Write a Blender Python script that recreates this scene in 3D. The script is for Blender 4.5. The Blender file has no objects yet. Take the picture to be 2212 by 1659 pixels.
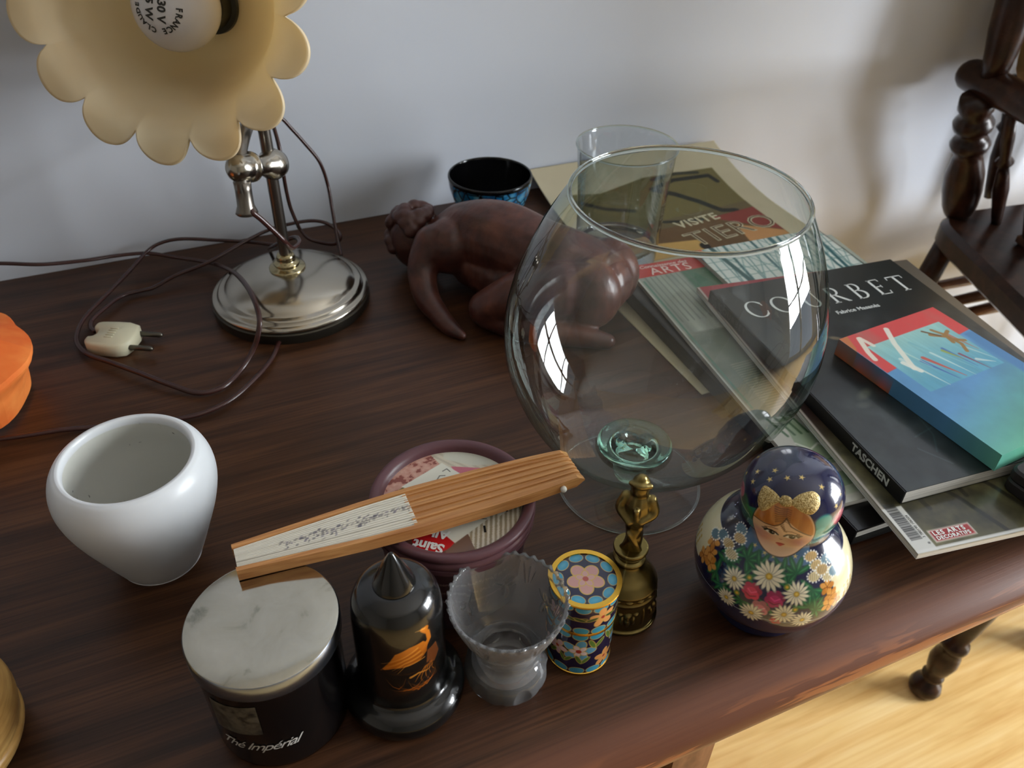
import bpy, math, random
import numpy as np
from mathutils import Vector, Matrix

random.seed(7)
RNG = np.random.default_rng(11)
SC = bpy.context.scene
T = 0.62                                   # height of the table top above the floor

# ------------------------------------------------------------------ camera
cam_data = bpy.data.cameras.new('camera')
cam_data.sensor_fit = 'HORIZONTAL'
cam_data.sensor_width = 36.0
cam_data.lens = 1790.0 / 2212.0 * 36.0
cam_data.clip_start = 0.01
cam_data.dof.use_dof = True
cam_data.dof.focus_distance = 0.47
cam_data.dof.aperture_fstop = 14.0
cam = bpy.data.objects.new('camera', cam_data)
SC.collection.objects.link(cam)
_right = Vector((0.9164, -0.3997, 0.0205)).normalized()
_fwd = Vector((0.3245, 0.7121, -0.6225)).normalized()
_up = _right.cross(_fwd).normalized()
_right = _fwd.cross(_up).normalized()
_m = Matrix((_right, _up, -_fwd)).transposed().to_4x4()
_m.translation = Vector((0, 0, T + 0.40))
cam.matrix_world = _m
SC.camera = cam

# ------------------------------------------------------------------ light
world = bpy.data.worlds.new('daylight_world')
SC.world = world
world.use_nodes = True
_bg = world.node_tree.nodes['Background']
_bg.inputs[0].default_value = (0.80, 0.88, 1.0, 1)
_bg.inputs[1].default_value = 1.0


def area_light(name, loc, look, sx, sy, power, col):
    d = bpy.data.lights.new(name, 'AREA')
    d.shape = 'RECTANGLE'
    d.size, d.size_y, d.energy, d.color = sx, sy, power, col
    o = bpy.data.objects.new(name, d)
    SC.collection.objects.link(o)
    o.location = loc
    o.rotation_euler = (Vector(look) - Vector(loc)).to_track_quat('-Z', 'Z').to_euler()
    return o


# daylight entering by the tall window in the right wall
area_light('daylight_right_window', (2.46, -0.65, 1.13), (0, -0.65, 1.13), 1.18, 2.12, 250.0, (0.92, 0.96, 1.0))

SC.view_settings.view_transform = 'Standard'
SC.view_settings.look = 'None'
SC.view_settings.exposure = 0.0
SC.view_settings.gamma = 1.0
SC.view_settings.use_curve_mapping = False
SC.cycles.use_denoising = True
SC.cycles.use_adaptive_sampling = True
SC.cycles.adaptive_threshold = 0.1
SC.cycles.adaptive_min_samples = 16
SC.cycles.max_bounces = 10
SC.cycles.diffuse_bounces = 3
SC.cycles.glossy_bounces = 4
SC.cycles.transmission_bounces = 8
SC.cycles.transparent_max_bounces = 16
SC.cycles.sample_clamp_indirect = 6.0
SC.cycles.caustics_reflective = False
SC.cycles.caustics_refractive = True


# ------------------------------------------------------------------ helpers: colour, materials
def lin(c):
    a = np.asarray(c, float) / 255.0
    return np.where(a <= 0.04045, a / 12.92, ((a + 0.055) / 1.055) ** 2.4)


def rgba(c):
    l = lin(c)
    return (float(l[0]), float(l[1]), float(l[2]), 1.0)


def pmat(name, col=(128, 128, 128), rough=0.5, metal=0.0, spec=0.5, coat=0.0, coat_rough=0.05, trans=0.0, ior=1.45, sss=0.0):
    m = bpy.data.materials.new(name)
    m.use_nodes = True
    b = m.node_tree.nodes['Principled BSDF']
    b.inputs['Base Color'].default_value = rgba(col)
    b.inputs['Roughness'].default_value = rough
    b.inputs['Metallic'].default_value = metal
    b.inputs['Specular IOR Level'].default_value = spec
    b.inputs['Coat Weight'].default_value = coat
    b.inputs['Coat Roughness'].default_value = coat_rough
    b.inputs['Transmission Weight'].default_value = trans
    b.inputs['IOR'].default_value = ior
    if sss:
        b.inputs['Subsurface Weight'].default_value = sss
        b.inputs['Subsurface Radius'].default_value = (0.01, 0.006, 0.004)
        b.inputs['Subsurface Scale'].default_value = 1.0
    return m


def nd(m, t, **kw):
    n = m.node_tree.nodes.new(t)
    for k, v in kw.items():
        setattr(n, k, v)
    return n


def lk(m, a, b):
    m.node_tree.links.new(a, b)


def bsdf(m):
    return m.node_tree.nodes['Principled BSDF']


def coords(m, scale=(1, 1, 1), kind='Object', rot=(0, 0, 0)):
    tc = nd(m, 'ShaderNodeTexCoord')
    mp = nd(m, 'ShaderNodeMapping')
    mp.inputs['Scale'].default_value = scale
    mp.inputs['Rotation'].default_value = rot
    lk(m, tc.outputs[kind], mp.inputs[0])
    return mp.outputs[0]


def noise(m, vec, scale=5.0, detail=4.0, rough=0.55, dist=0.0):
    n = nd(m, 'ShaderNodeTexNoise')
    n.inputs['Scale'].default_value = scale
    n.inputs['Detail'].default_value = detail
    n.inputs['Roughness'].default_value = rough
    n.inputs['Distortion'].default_value = dist
    lk(m, vec, n.inputs['Vector'])
    return n.outputs[0]


def ramp(m, fac, stops):
    r = nd(m, 'ShaderNodeValToRGB')
    e = r.color_ramp.elements
    while len(e) < len(stops):
        e.new(0.5)
    for i, (p, c) in enumerate(stops):
        e[i].position = p
        e[i].color = rgba(c) if len(c) == 3 else c
    lk(m, fac, r.inputs[0])
    return r.outputs[0]


def mixc(m, fac, a, b):
    n = nd(m, 'ShaderNodeMix', data_type='RGBA')
    for s, v in ((0, fac), (6, a), (7, b)):
        if hasattr(v, 'is_linked') or isinstance(v, bpy.types.NodeSocket):
            lk(m, v, n.inputs[s])
        else:
            n.inputs[s].default_value = v
    return n.outputs[2]


def bump(m, h, strength=0.2, dist=0.001):
    n = nd(m, 'ShaderNodeBump')
    n.inputs['Strength'].default_value = strength
    n.inputs['Distance'].default_value = dist
    lk(m, h, n.inputs['Height'])
    lk(m, n.outputs[0], bsdf(m).inputs['Normal'])


def attr_mat(name, rough=0.5, coat=0.0, metal=0.0, spec=0.5, coat_rough=0.05):
    """printed / painted surface: colour from the 'Col' attribute"""
    m = pmat(name, rough=rough, coat=coat, metal=metal, spec=spec, coat_rough=coat_rough)
    a = nd(m, 'ShaderNodeVertexColor', layer_name='Col')
    lk(m, a.outputs[0], bsdf(m).inputs['Base Color'])
    return m


def thin_glass(name, tint=(246, 250, 248), edge=(150, 190, 178), f0=0.075, power=3.2):
    """thin blown glass: clear face-on, mirror-like and slightly green towards grazing angles (Fresnel)"""
    m = bpy.data.materials.new(name)
    m.use_nodes = True
    nt = m.node_tree
    nt.nodes.remove(bsdf(m))
    out = nt.nodes['Material Output']
    lw = nd(m, 'ShaderNodeLayerWeight')
    lw.inputs[0].default_value = 0.5
    pw = nd(m, 'ShaderNodeMath', operation='POWER')
    lk(m, lw.outputs['Facing'], pw.inputs[0])
    pw.inputs[1].default_value = power
    ma = nd(m, 'ShaderNodeMath', operation='MULTIPLY_ADD')
    lk(m, pw.outputs[0], ma.inputs[0])
    ma.inputs[1].default_value = 0.75
    ma.inputs[2].default_value = f0
    tr = nd(m, 'ShaderNodeBsdfTransparent')
    p2 = nd(m, 'ShaderNodeMath', operation='POWER')
    lk(m, lw.outputs['Facing'], p2.inputs[0])
    p2.inputs[1].default_value = 3.0
    lk(m, mixc(m, p2.outputs[0], rgba(tint), rgba(edge)), tr.inputs[0])
    gl = nd(m, 'ShaderNodeBsdfGlossy')
    gl.inputs['Roughness'].default_value = 0.015
    mx = nd(m, 'ShaderNodeMixShader')
    lk(m, ma.outputs[0], mx.inputs[0])
    lk(m, tr.outputs[0], mx.inputs[1])
    lk(m, gl.outputs[0], mx.inputs[2])
    lk(m, mx.outputs[0], out.inputs[0])
    return m


# ------------------------------------------------------------------ helpers: meshes
def mesh_obj(name, verts, faces, mat, parent=None, smooth=True, col=None, sharp=None, mats=None, fmat=None):
    me = bpy.data.meshes.new(name)
    me.from_pydata([tuple(map(float, v)) for v in verts], [], faces)
    me.validate()
    if smooth:
        me.polygons.foreach_set('use_smooth', [True] * len(me.polygons))
        if sharp:
            try:
                me.set_sharp_from_angle(angle=math.radians(sharp))
            except Exception:
                pass
    for mm in (mats or [mat]):
        me.materials.append(mm)
    if fmat is not None:
        me.polygons.foreach_set('material_index', fmat)
    if col is not None:
        ca = me.color_attributes.new('Col', 'FLOAT_COLOR', 'POINT')
        c = np.ones((len(me.vertices), 4))
        c[:len(col), :3] = lin(np.clip(col, 0, 255))
        ca.data.foreach_set('color', c.ravel())
    me.update()
    o = bpy.data.objects.new(name, me)
    SC.collection.objects.link(o)
    if parent is not None:
        o.parent = parent
    return o


def tag(o, label, cat, group=None):
    o['label'] = label
    o['category'] = cat
    if group:
        o['group'] = group
    return o


def thing(name, loc, label, cat, rotz=0.0, group=None):
    o = bpy.data.objects.new(name, None)
    o.empty_display_size = 0.02
    SC.collection.objects.link(o)
    o.location = (loc[0], loc[1], loc[2] + T)
    o.rotation_euler = (0, 0, rotz)
    return tag(o, label, cat, group)


def crom(pts, n=8, closed=False):
    """Catmull-Rom through the points (any dimension)"""
    P = np.asarray(pts, float)
    N = len(P)
    out = []
    rng = range(N if closed else N - 1)
    for i in rng:
        if closed:
            a, b, c, d = P[(i - 1) % N], P[i], P[(i + 1) % N], P[(i + 2) % N]
        else:
            b, c = P[i], P[i + 1]
            a = P[i - 1] if i else 2 * b - c
            d = P[i + 2] if i + 2 < N else 2 * c - b
        for k in range(n):
            t = k / n
            out.append(0.5 * ((2 * b) + (c - a) * t + (2 * a - 5 * b + 4 * c - d) * t * t + (-a + 3 * b - 3 * c + d) * t ** 3))
    if not closed:
        out.append(P[-1])
    return np.array(out)


def lathe(prof, n=64, center=(0, 0), z0=0.0, cap0=True, cap1=True):
    """revolve (r, z) points; r==0 ends become poles"""
    V, F, rows = [], [], []
    for r, z in prof:
        if r < 1e-7:
            rows.append([len(V)])
            V.append((center[0], center[1], z + z0))
        else:
            s = len(V)
            rows.append(list(range(s, s + n)))
            for k in range(n):
                a = 2 * math.pi * k / n
                V.append((center[0] + r * math.cos(a), center[1] + r * math.sin(a), z + z0))
    for A, B in zip(rows, rows[1:]):
        if len(A) == 1 and len(B) == 1:
            continue
        for k in range(n):
            k2 = (k + 1) % n
            if len(A) == 1:
                F.append((A[0], B[k2], B[k]))
            elif len(B) == 1:
                F.append((A[k], A[k2], B[0]))
            else:
                F.append((A[k], A[k2], B[k2], B[k]))
    if cap0 and len(rows[0]) > 1:
        F.append(tuple(reversed(rows[0])))
    if cap1 and len(rows[-1]) > 1:
        F.append(tuple(rows[-1]))
    return V, F


def frames(P, up=(0, 0, 1)):
    P = np.asarray(P, float)
    tn = np.gradient(P, axis=0)
    tn /= np.linalg.norm(tn, axis=1)[:, None] + 1e-12
    u = np.asarray(up, float)
    if abs(u @ tn[0]) > 0.95:
        u = np.array([1.0, 0, 0])
    x = np.cross(u, tn[0]); x /= np.linalg.norm(x)
    X, Y = [], []
    for t in tn:
        x = x - t * (x @ t); x /= np.linalg.norm(x) + 1e-12
        X.append(x.copy()); Y.append(np.cross(t, x))
    return tn, np.array(X), np.array(Y)


def tube(P, r, n=10, flat=1.0, up=(0, 0, 1), closed_ends=True):
    """tube along a polyline; r is a number or one radius per point"""
    P = np.asarray(P, float)
    rr = np.full(len(P), r) if np.isscalar(r) else np.asarray(r, float)
    tn, X, Y = frames(P, up)
    V, F = [], []
    for i in range(len(P)):
        for k in range(n):
            a = 2 * math.pi * k / n
            V.append(P[i] + rr[i] * (math.cos(a) * X[i] + flat * math.sin(a) * Y[i]))
    for i in range(len(P) - 1):
        for k in range(n):
            k2 = (k + 1) % n
            F.append((i * n + k, i * n + k2, (i + 1) * n + k2, (i + 1) * n + k))
    if closed_ends:
        F.append(tuple(reversed(range(n))))
        F.append(tuple(range((len(P) - 1) * n, len(P) * n)))
    return V, F


def turned(a, b, prof, n=20):
    """a turned spindle from a to b; prof = (t, radius)"""
    a, b = np.asarray(a, float), np.asarray(b, float)
    P = [a + (b - a) * t for t, _ in prof]
    d = (b - a) / np.linalg.norm(b - a)
    u = np.array([1.0, 0, 0]) if abs(d[0]) < 0.9 else np.array([0, 1.0, 0])
    x = np.cross(u, d); x /= np.linalg.norm(x)
    y = np.cross(d, x)
    V, F = [], []
    for p, (t, r) in zip(P, prof):
        for k in range(n):
            th = 2 * math.pi * k / n
            V.append(p + r * (math.cos(th) * x + math.sin(th) * y))
    for i in range(len(P) - 1):
        for k in range(n):
            k2 = (k + 1) % n
            F.append((i * n + k, i * n + k2, (i + 1) * n + k2, (i + 1) * n + k))
    F.append(tuple(reversed(range(n))))
    F.append(tuple(range((len(P) - 1) * n, len(P) * n)))
    return V, F


def box(x0, x1, y0, y1, z0, z1):
    V = [(x0, y0, z0), (x1, y0, z0), (x1, y1, z0), (x0, y1, z0), (x0, y0, z1), (x1, y0, z1), (x1, y1, z1), (x0, y1, z1)]
    F = [(0, 3, 2, 1), (4, 5, 6, 7), (0, 1, 5, 4), (1, 2, 6, 5), (2, 3, 7, 6), (3, 0, 4, 7)]
    return V, F


def prism(poly, z0, z1, bev=0.0):
    """vertical prism over a 2-D outline (counter-clockwise) with a small chamfer"""
    P = np.asarray(poly, float)
    n = len(P)

    def inset(d):
        if d == 0:
            return P
        e = np.roll(P, -1, 0) - P
        e /= np.linalg.norm(e, axis=1)[:, None] + 1e-12
        nn = np.stack([-e[:, 1], e[:, 0]], 1)
        m = nn + np.roll(nn, 1, 0)
        m /= (m * m).sum(1)[:, None] / 2 + 1e-9
        return P + m * d
    if bev:
        rings = [(inset(bev), z0), (P, z0 + bev), (P, z1 - bev), (inset(bev), z1)]
    else:
        rings = [(P, z0), (P, z1)]
    V, F = [], []
    for q, z in rings:
        V += [(a, b, z) for a, b in q]
    for i in range(len(rings) - 1):
        for k in range(n):
            k2 = (k + 1) % n
            F.append((i * n + k, i * n + k2, (i + 1) * n + k2, (i + 1) * n + k))
    F.append(tuple(reversed(range(n))))
    F.append(tuple(range((len(rings) - 1) * n, len(rings) * n)))
    return V, F


def rrect(w, h, r, n=5, cx=0.0, cy=0.0):
    out = []
    for (sx, sy, a0) in ((1, -1, -90), (1, 1, 0), (-1, 1, 90), (-1, -1, 180)):
        for k in range(n + 1):
            a = math.radians(a0 + 90 * k / n)
            out.append((cx + sx * (w / 2 - r) + r * math.cos(a), cy + sy * (h / 2 - r) + r * math.sin(a)))
    return out


def join(*parts):
    V, F = [], []
    for v, f in parts:
        s = len(V)
        V += list(v)
        F += [tuple(i + s for i in q) for q in f]
    return V, F


def xform(vf, M):
    return [tuple(M @ Vector(tuple(map(float, v)))) for v in vf[0]], vf[1]


def text_mesh(s, size=1.0, shear=0.0, align='LEFT', space=1.0, offset=0.0):
    cu = bpy.data.curves.new('lettering', 'FONT')
    cu.body, cu.size, cu.shear, cu.align_x, cu.space_character, cu.offset = s, size, shear, align, space, offset
    cu.resolution_u = 3
    o = bpy.data.objects.new('lettering', cu)
    me = o.to_mesh()
    V = [tuple(v.co) for v in me.vertices]
    F = [tuple(p.vertices) for p in me.polygons]
    o.to_mesh_clear()
    bpy.data.objects.remove(o)
    bpy.data.curves.remove(cu)
    return V, F


# ------------------------------------------------------------------ helpers: painting on surfaces
def vnoise(x, y, seed=0):
    """smooth value noise in 2-D"""
    xi, yi = np.floor(x).astype(int), np.floor(y).astype(int)
    fx, fy = x - xi, y - yi
    fx, fy = fx * fx * (3 - 2 * fx), fy * fy * (3 - 2 * fy)

    def h(a, b):
        n = (a * 374761393 + b * 668265263 + seed * 1442695041) & 0x7fffffff
        n = ((n ^ (n >> 13)) * 1274126177) & 0x7fffffff
        return ((n ^ (n >> 16)) & 0xffff) / 65535.0
    return (h(xi, yi) * (1 - fx) + h(xi + 1, yi) * fx) * (1 - fy) + (h(xi, yi + 1) * (1 - fx) + h(xi + 1, yi + 1) * fx) * fy


def fbm(x, y, seed=0, o=4):
    s, a, t = 0, 0.5, 0
    for k in range(o):
        s = s + a * vnoise(x * 2 ** k, y * 2 ** k, seed + k)
        t += a
        a *= 0.5
    return s / t


class Paint:
    """colours (sRGB 0-255) for points whose local coordinates come from loc(c)"""

    def __init__(self, n, base, loc, aa):
        self.c = np.tile(np.asarray(base, float), (n, 1))
        self.loc, self.aa = loc, aa

    def mix(self, m, col):
        i = np.nonzero(m > 0.003)[0]
        if len(i):
            w = m[i][:, None]
            self.c[i] = self.c[i] * (1 - w) + np.asarray(col, float)[None, :] * w if np.ndim(col) == 1 else self.c[i] * (1 - w) + col[i] * w

    def ell(self, c, rx, ry, rot=0.0, col=(0, 0, 0), a=1.0, soft=None, off=(0, 0)):
        X, Y = self.loc(c)
        X, Y = X - off[0], Y - off[1]
        cr, sr = math.cos(rot), math.sin(rot)
        u, v = (X * cr + Y * sr) / rx, (-X * sr + Y * cr) / ry
        d = (np.sqrt(u * u + v * v) - 1) * min(rx, ry)
        s = soft or self.aa
        self.mix(np.clip(0.5 - d / s, 0, 1) * a, col)

    def line(self, c, pts, w, col, a=1.0, taper=False):
        X, Y = self.loc(c)
        P = np.asarray(pts, float)
        lo, hi = P.min(0) - w - self.aa, P.max(0) + w + self.aa
        i = np.nonzero((X > lo[0]) & (X < hi[0]) & (Y > lo[1]) & (Y < hi[1]))[0]
        if not len(i):
            return
        x, y = X[i], Y[i]
        best = np.full(len(i), 1e9)
        for k in range(len(P) - 1):
            d = P[k + 1] - P[k]
            L = d @ d + 1e-12
            t = np.clip(((x - P[k, 0]) * d[0] + (y - P[k, 1]) * d[1]) / L, 0, 1)
            ww = w
            if taper:
                tt = (k + t) / (len(P) - 1)
                ww = w * (1 - 0.85 * tt)
            best = np.minimum(best, np.hypot(x - P[k, 0] - t * d[0], y - P[k, 1] - t * d[1]) - ww / 2)
        m = np.zeros(len(X))
        m[i] = np.clip(0.5 - best / self.aa, 0, 1) * a
        self.mix(m, col)

    def poly(self, c, pts, col, a=1.0):
        X, Y = self.loc(c)
        P = np.asarray(pts, float)
        lo, hi = P.min(0) - self.aa, P.max(0) + self.aa
        i = np.nonzero((X > lo[0]) & (X < hi[0]) & (Y > lo[1]) & (Y < hi[1]))[0]
        if not len(i):
            return
        x, y = X[i], Y[i]
        ins = np.zeros(len(i), bool)
        best = np.full(len(i), 1e9)
        for k in range(len(P)):
            p, q = P[k], P[(k + 1) % len(P)]
            d = q - p
            cond = ((p[1] > y) != (q[1] > y))
            xin = (q[0] - p[0]) * (y - p[1]) / (q[1] - p[1] + 1e-15) + p[0]
            ins ^= cond & (x < xin)
            t = np.clip(((x - p[0]) * d[0] + (y - p[1]) * d[1]) / (d @ d + 1e-12), 0, 1)
            best = np.minimum(best, np.hypot(x - p[0] - t * d[0], y - p[1] - t * d[1]))
        sd = np.where(ins, -best, best)
        m = np.zeros(len(X))
        m[i] = np.clip(0.5 - sd / self.aa, 0, 1) * a
        self.mix(m, col)

    def star(self, c, r, col, rot=0.0, off=(0, 0)):
        self.poly(c, [(off[0] + (r if k % 2 == 0 else r * 0.42) * math.sin(rot + k * math.pi / 5),
                       off[1] + (r if k % 2 == 0 else r * 0.42) * math.cos(rot + k * math.pi / 5)) for k in range(10)], col)


def plane_paint(w, h, k, base):
    """a w x h (mm) sheet with k points per mm"""
    nx, ny = max(2, int(w * k) + 1), max(2, int(h * k) + 1)
    X, Y = np.meshgrid(np.linspace(0, w, nx), np.linspace(0, h, ny))
    X, Y = X.ravel(), Y.ravel()
    p = Paint(len(X), base, lambda c: (X - c[0], Y - c[1]), 1.2 / k)
    p.X, p.Y, p.nx, p.ny = X, Y, nx, ny
    return p


def grid_sheet(p, thick=0.0, zf=None):
    """vertices (metres) and faces of a painted sheet whose underside closes at -thick"""
    nx, ny = p.nx, p.ny
    x, y = p.X * 0.001, p.Y * 0.001
    z = zf(x, y) if zf else np.zeros_like(x)
    V = np.stack([x, y, z], 1)
    idx = np.arange(nx * ny).reshape(ny, nx)
    F = np.stack([idx[:-1, :-1], idx[:-1, 1:], idx[1:, 1:], idx[1:, :-1]], -1).reshape(-1, 4).tolist()
    if thick:
        rim = np.concatenate([idx[0, :], idx[1:, -1], idx[-1, -2::-1], idx[-2:0:-1, 0]])
        s = len(V)
        B = V[rim].copy()
        B[:, 2] -= thick
        V = np.concatenate([V, B])
        n = len(rim)
        for i in range(n):
            j = (i + 1) % n
            F.append([int(rim[j]), int(rim[i]), s + i, s + j])
        F.append([s + i for i in range(n)][::-1])
        p.c = np.concatenate([p.c, p.c[rim]])
    return V, F


def decal(name, s, size, mat, parent, loc, rot=0.0, shear=0.0, align='LEFT', space=1.0, offset=0.0, M=None):
    """flat lettering lying a hair above a horizontal face of its parent (metres)"""
    v, f = text_mesh(s, size, shear, align, space, offset)
    o = mesh_obj(name, v, f, mat, parent, smooth=False)
    o.location = loc
    o.rotation_euler = (0, 0, rot)
    if M is not None:
        o.matrix_local = M
    return o


# ------------------------------------------------------------------ setting
def struct(o):
    o['kind'] = 'structure'
    return o


def wall_material():
    m = pmat('white_wall_paint', (208, 213, 222), 0.75, spec=0.25)
    v = coords(m, (1, 1, 1))
    n = noise(m, v, 3.0, 2)
    lk(m, ramp(m, n, [(0.3, (200, 206, 217)), (0.7, (211, 216, 224))]), bsdf(m).inputs['Base Color'])
    return m


M_wall = wall_material()
M_wall2 = pmat('warm_grey_wall', (150, 146, 138), 0.8)
WX0, WX1, WY0, WY1, WH = -2.2, 2.40, -2.62, 0.768, 2.65
struct(mesh_obj('wall_back', *box(WX0 - .1, WX1 + .1, WY1, WY1 + .1, 0, WH), M_wall, smooth=False))
struct(mesh_obj('wall_left', *box(WX0 - .1, WX0, WY0, WY1, 0, WH), M_wall2, smooth=False))
# the right wall holds a tall window
oy0, oy1, oz0, oz1 = -1.25, -0.05, 0.05, 2.20
struct(mesh_obj('wall_right', *join(box(WX1, WX1 + .1, WY0, oy0, 0, WH), box(WX1, WX1 + .1, oy1, WY1, 0, WH),
                                    box(WX1, WX1 + .1, oy0, oy1, 0, oz0), box(WX1, WX1 + .1, oy0, oy1, oz1, WH)), M_wall, smooth=False))
struct(mesh_obj('wall_front', *box(WX0, WX1, WY0 - .1, WY0, 0, WH), M_wall2, smooth=False))
M_ceil = pmat('ceiling_paint', (200, 200, 198), 0.8)
struct(mesh_obj('ceiling', *box(WX0 - .1, WX1 + .1, WY0 - .1, WY1 + .1, WH, WH + .1), M_ceil, smooth=False))
M_frame = pmat('window_frame_paint', (225, 225, 222), 0.4)
w1 = []
for a, b, c, d in ((oy0, oy1, oz0, oz0 + .05), (oy0, oy1, oz1 - .05, oz1), (oy0, oy0 + .05, oz0, oz1), (oy1 - .05, oy1, oz0, oz1),
                   ((oy0 + oy1) / 2 - .035, (oy0 + oy1) / 2 + .035, oz0, oz1), (oy0, oy1, .78, .81), (oy0, oy1, 1.48, 1.51)):
    w1.append(box(WX1 + .01, WX1 + .045, a, b, c, d))
struct(mesh_obj('window_1', *join(*w1), M_frame, smooth=False))
# floor of pale pine boards
M_sub = pmat('sub_floor', (120, 90, 50), 0.8)
floor = struct(mesh_obj('floor', *box(WX0 - .1, WX1 + .1, WY0 - .1, WY1 + .1, -.06, -.012), M_sub, smooth=False))
M_pine = pmat('pale_pine', (232, 190, 122), 0.26, spec=0.5)
_v = coords(M_pine, (1.0, 9.0, 9.0))
_n = noise(M_pine, _v, 4.0, 3, 0.6, 0.6)
_v2 = coords(M_pine, (0.5, 30.0, 30.0))
_n2 = noise(M_pine, _v2, 6.0, 2)
_c = ramp(M_pine, _n, [(0.25, (218, 172, 104)), (0.5, (240, 202, 134)), (0.8, (248, 218, 158))])
_c2 = ramp(M_pine, _n2, [(0.35, (200, 150, 84)), (0.6, (240, 240, 240))])
_mm = nd(M_pine, 'ShaderNodeMix', data_type='RGBA', blend_type='MULTIPLY')
_mm.inputs[0].default_value = 0.25
lk(M_pine, _c, _mm.inputs[6]); lk(M_pine, _c2, _mm.inputs[7])
lk(M_pine, _mm.outputs[2], bsdf(M_pine).inputs['Base Color'])
bw = 0.236
bv, bf = prism([(0, 0), (4.7, 0), (4.7, bw - .0003), (0, bw - .0003)], -.012, 0, .0004)
bmesh_board = None
yy = WY0 - .05
k = 0
while yy < WY1:
    if bmesh_board is None:
        b = mesh_obj('floor_board', bv, bf, M_pine, floor, smooth=False)
        bmesh_board = b.data
    else:
        b = bpy.data.objects.new('floor_board', bmesh_board)
        SC.collection.objects.link(b)
        b.parent = floor
    b.location = (WX0 - .05 - 0.07 * (k % 3) * 0 + 0.0, yy, 0)
    yy += bw
    k += 1


# ------------------------------------------------------------------ table
def dark_wood(name, tint=1.0, rough=0.34, worn=False, vec=(1.0, 14.0, 14.0), cols=None):
    m = pmat(name, (70, 42, 30), rough, spec=0.36)
    v = coords(m, vec)
    n1 = noise(m, v, 5.0, 3, 0.6, 0.4)
    v2 = coords(m, (vec[0] * 2, vec[1] * 9, vec[2] * 9))
    n2 = noise(m, v2, 6.0, 2, 0.6)
    cols = cols or [(48, 29, 18), (72, 45, 28), (94, 61, 38)]
    c = ramp(m, n1, [(0.28, cols[0]), (0.5, cols[1]), (0.75, cols[2])])
    c2 = ramp(m, n2, [(0.3, (150, 140, 135)), (0.6, (255, 255, 255))])
    mm = nd(m, 'ShaderNodeMix', data_type='RGBA', blend_type='MULTIPLY')
    mm.inputs[0].default_value = 0.65
    lk(m, c, mm.inputs[6]); lk(m, c2, mm.inputs[7])
    colour = mm.outputs[2]
    if worn:
        # rubbed patches of bare wood and scratches along the rounded front edge
        tc = nd(m, 'ShaderNodeTexCoord')
        sp = nd(m, 'ShaderNodeSeparateXYZ')
        lk(m, tc.outputs['Object'], sp.inputs[0])
        wn = noise(m, coords(m, (9.0, 60.0, 150.0)), 1.0, 3, 0.65, 0.3)
        band = nd(m, 'ShaderNodeMapRange')
        lk(m, sp.outputs['Z'], band.inputs[0])
        band.inputs[1].default_value, band.inputs[2].default_value = -0.006, -0.012
        msk = nd(m, 'ShaderNodeMath', operation='MULTIPLY')
        lk(m, ramp(m, wn, [(0.525, (0, 0, 0)), (0.56, (255, 255, 255))]), msk.inputs[0])
        lk(m, band.outputs[0], msk.inputs[1])
        colour = mixc(m, msk.outputs[0], colour, rgba((176, 112, 64)))
        red = nd(m, 'ShaderNodeMapRange')  # lit band of the front edge put into the colour, lighter and redder
        lk(m, sp.outputs['Y'], red.inputs[0])
        red.inputs[1].default_value, red.inputs[2].default_value = 0.190, 0.176
        rm = nd(m, 'ShaderNodeMath', operation='MULTIPLY')
        lk(m, red.outputs[0], rm.inputs[0])
        rm.inputs[1].default_value = 0.55
        colour = mixc(m, rm.outputs[0], colour, rgba((122, 74, 52)))
    lk(m, colour, bsdf(m).inputs['Base Color'])
    if worn:
        bump(m, n2, 0.10, 0.0006)
    return m


M_table = dark_wood('dark_stained_table_wood', worn=True, rough=0.36)
M_panel = dark_wood('table_frame_wood', rough=0.45, cols=[(96, 62, 42), (134, 92, 64), (160, 116, 82)], vec=(10, 10, 1.2))
M_leg = dark_wood('turned_leg_wood', rough=0.3, cols=[(34, 20, 14), (52, 32, 22), (70, 44, 30)], vec=(12, 12, 1.5))
table = thing('side_table', (0, 0, 0), 'long low dark-stained wooden table with a rounded worn front edge against the wall', 'table')
prof = [(.767, -.034), (.767, -.001), (.766, 0), (.60, 0), (.40, 0), (.25, 0), (.215, 0), (.200, -.0001), (.187, -.0008), (.176, -.0034),
        (.163, -.011), (.160, -.017), (.161, -.023), (.165, -.029), (.171, -.033), (.178, -.034)]
xs = np.linspace(-1.1, 0.587, 60)
V, F = [], []
for x in xs:
    V += [(x, y, z) for y, z in prof]
np_ = len(prof)
for i in range(len(xs) - 1):
    for j in range(np_):
        j2 = (j + 1) % np_
        F.append((i * np_ + j, i * np_ + j2, (i + 1) * np_ + j2, (i + 1) * np_ + j))
F.append(tuple(range(np_)))
F.append(tuple(reversed(range((len(xs) - 1) * np_, len(xs) * np_))))
mesh_obj('table_top', V, F, M_table, table, sharp=40)
mesh_obj('support_panel', *box(-.9, -.865, .19, .74, -T, -.034), M_panel, table, smooth=False)
mesh_obj('support_panel', *box(.205, .236, .192, .74, -T, -.034), M_panel, table, smooth=False)
# ------------------------------------------------------------------ armchair at the right, its back to the wall
M_chair = dark_wood('dark_polished_chair_wood', rough=0.28, cols=[(30, 18, 13), (46, 27, 19), (66, 40, 27)], vec=(10, 10, 10))
M_seatw = dark_wood('chair_seat_wood', rough=0.4, cols=[(58, 38, 28), (82, 56, 42), (104, 74, 54)], vec=(10, 3, 10))
M_cush = pmat('beige_back_cushion_cloth', (186, 152, 98), 0.9)
bump(M_cush, noise(M_cush, coords(M_cush, (1, 1, 1)), 400, 2), 0.3, 0.001)
chair = thing('armchair', (1.15, .50, -T), 'dark turned-wood armchair with spindles under the arm, beside the right end of the table', 'chair')


def cw(x, y, z):
    return (x - 1.15, y - .50, z + T)


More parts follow.
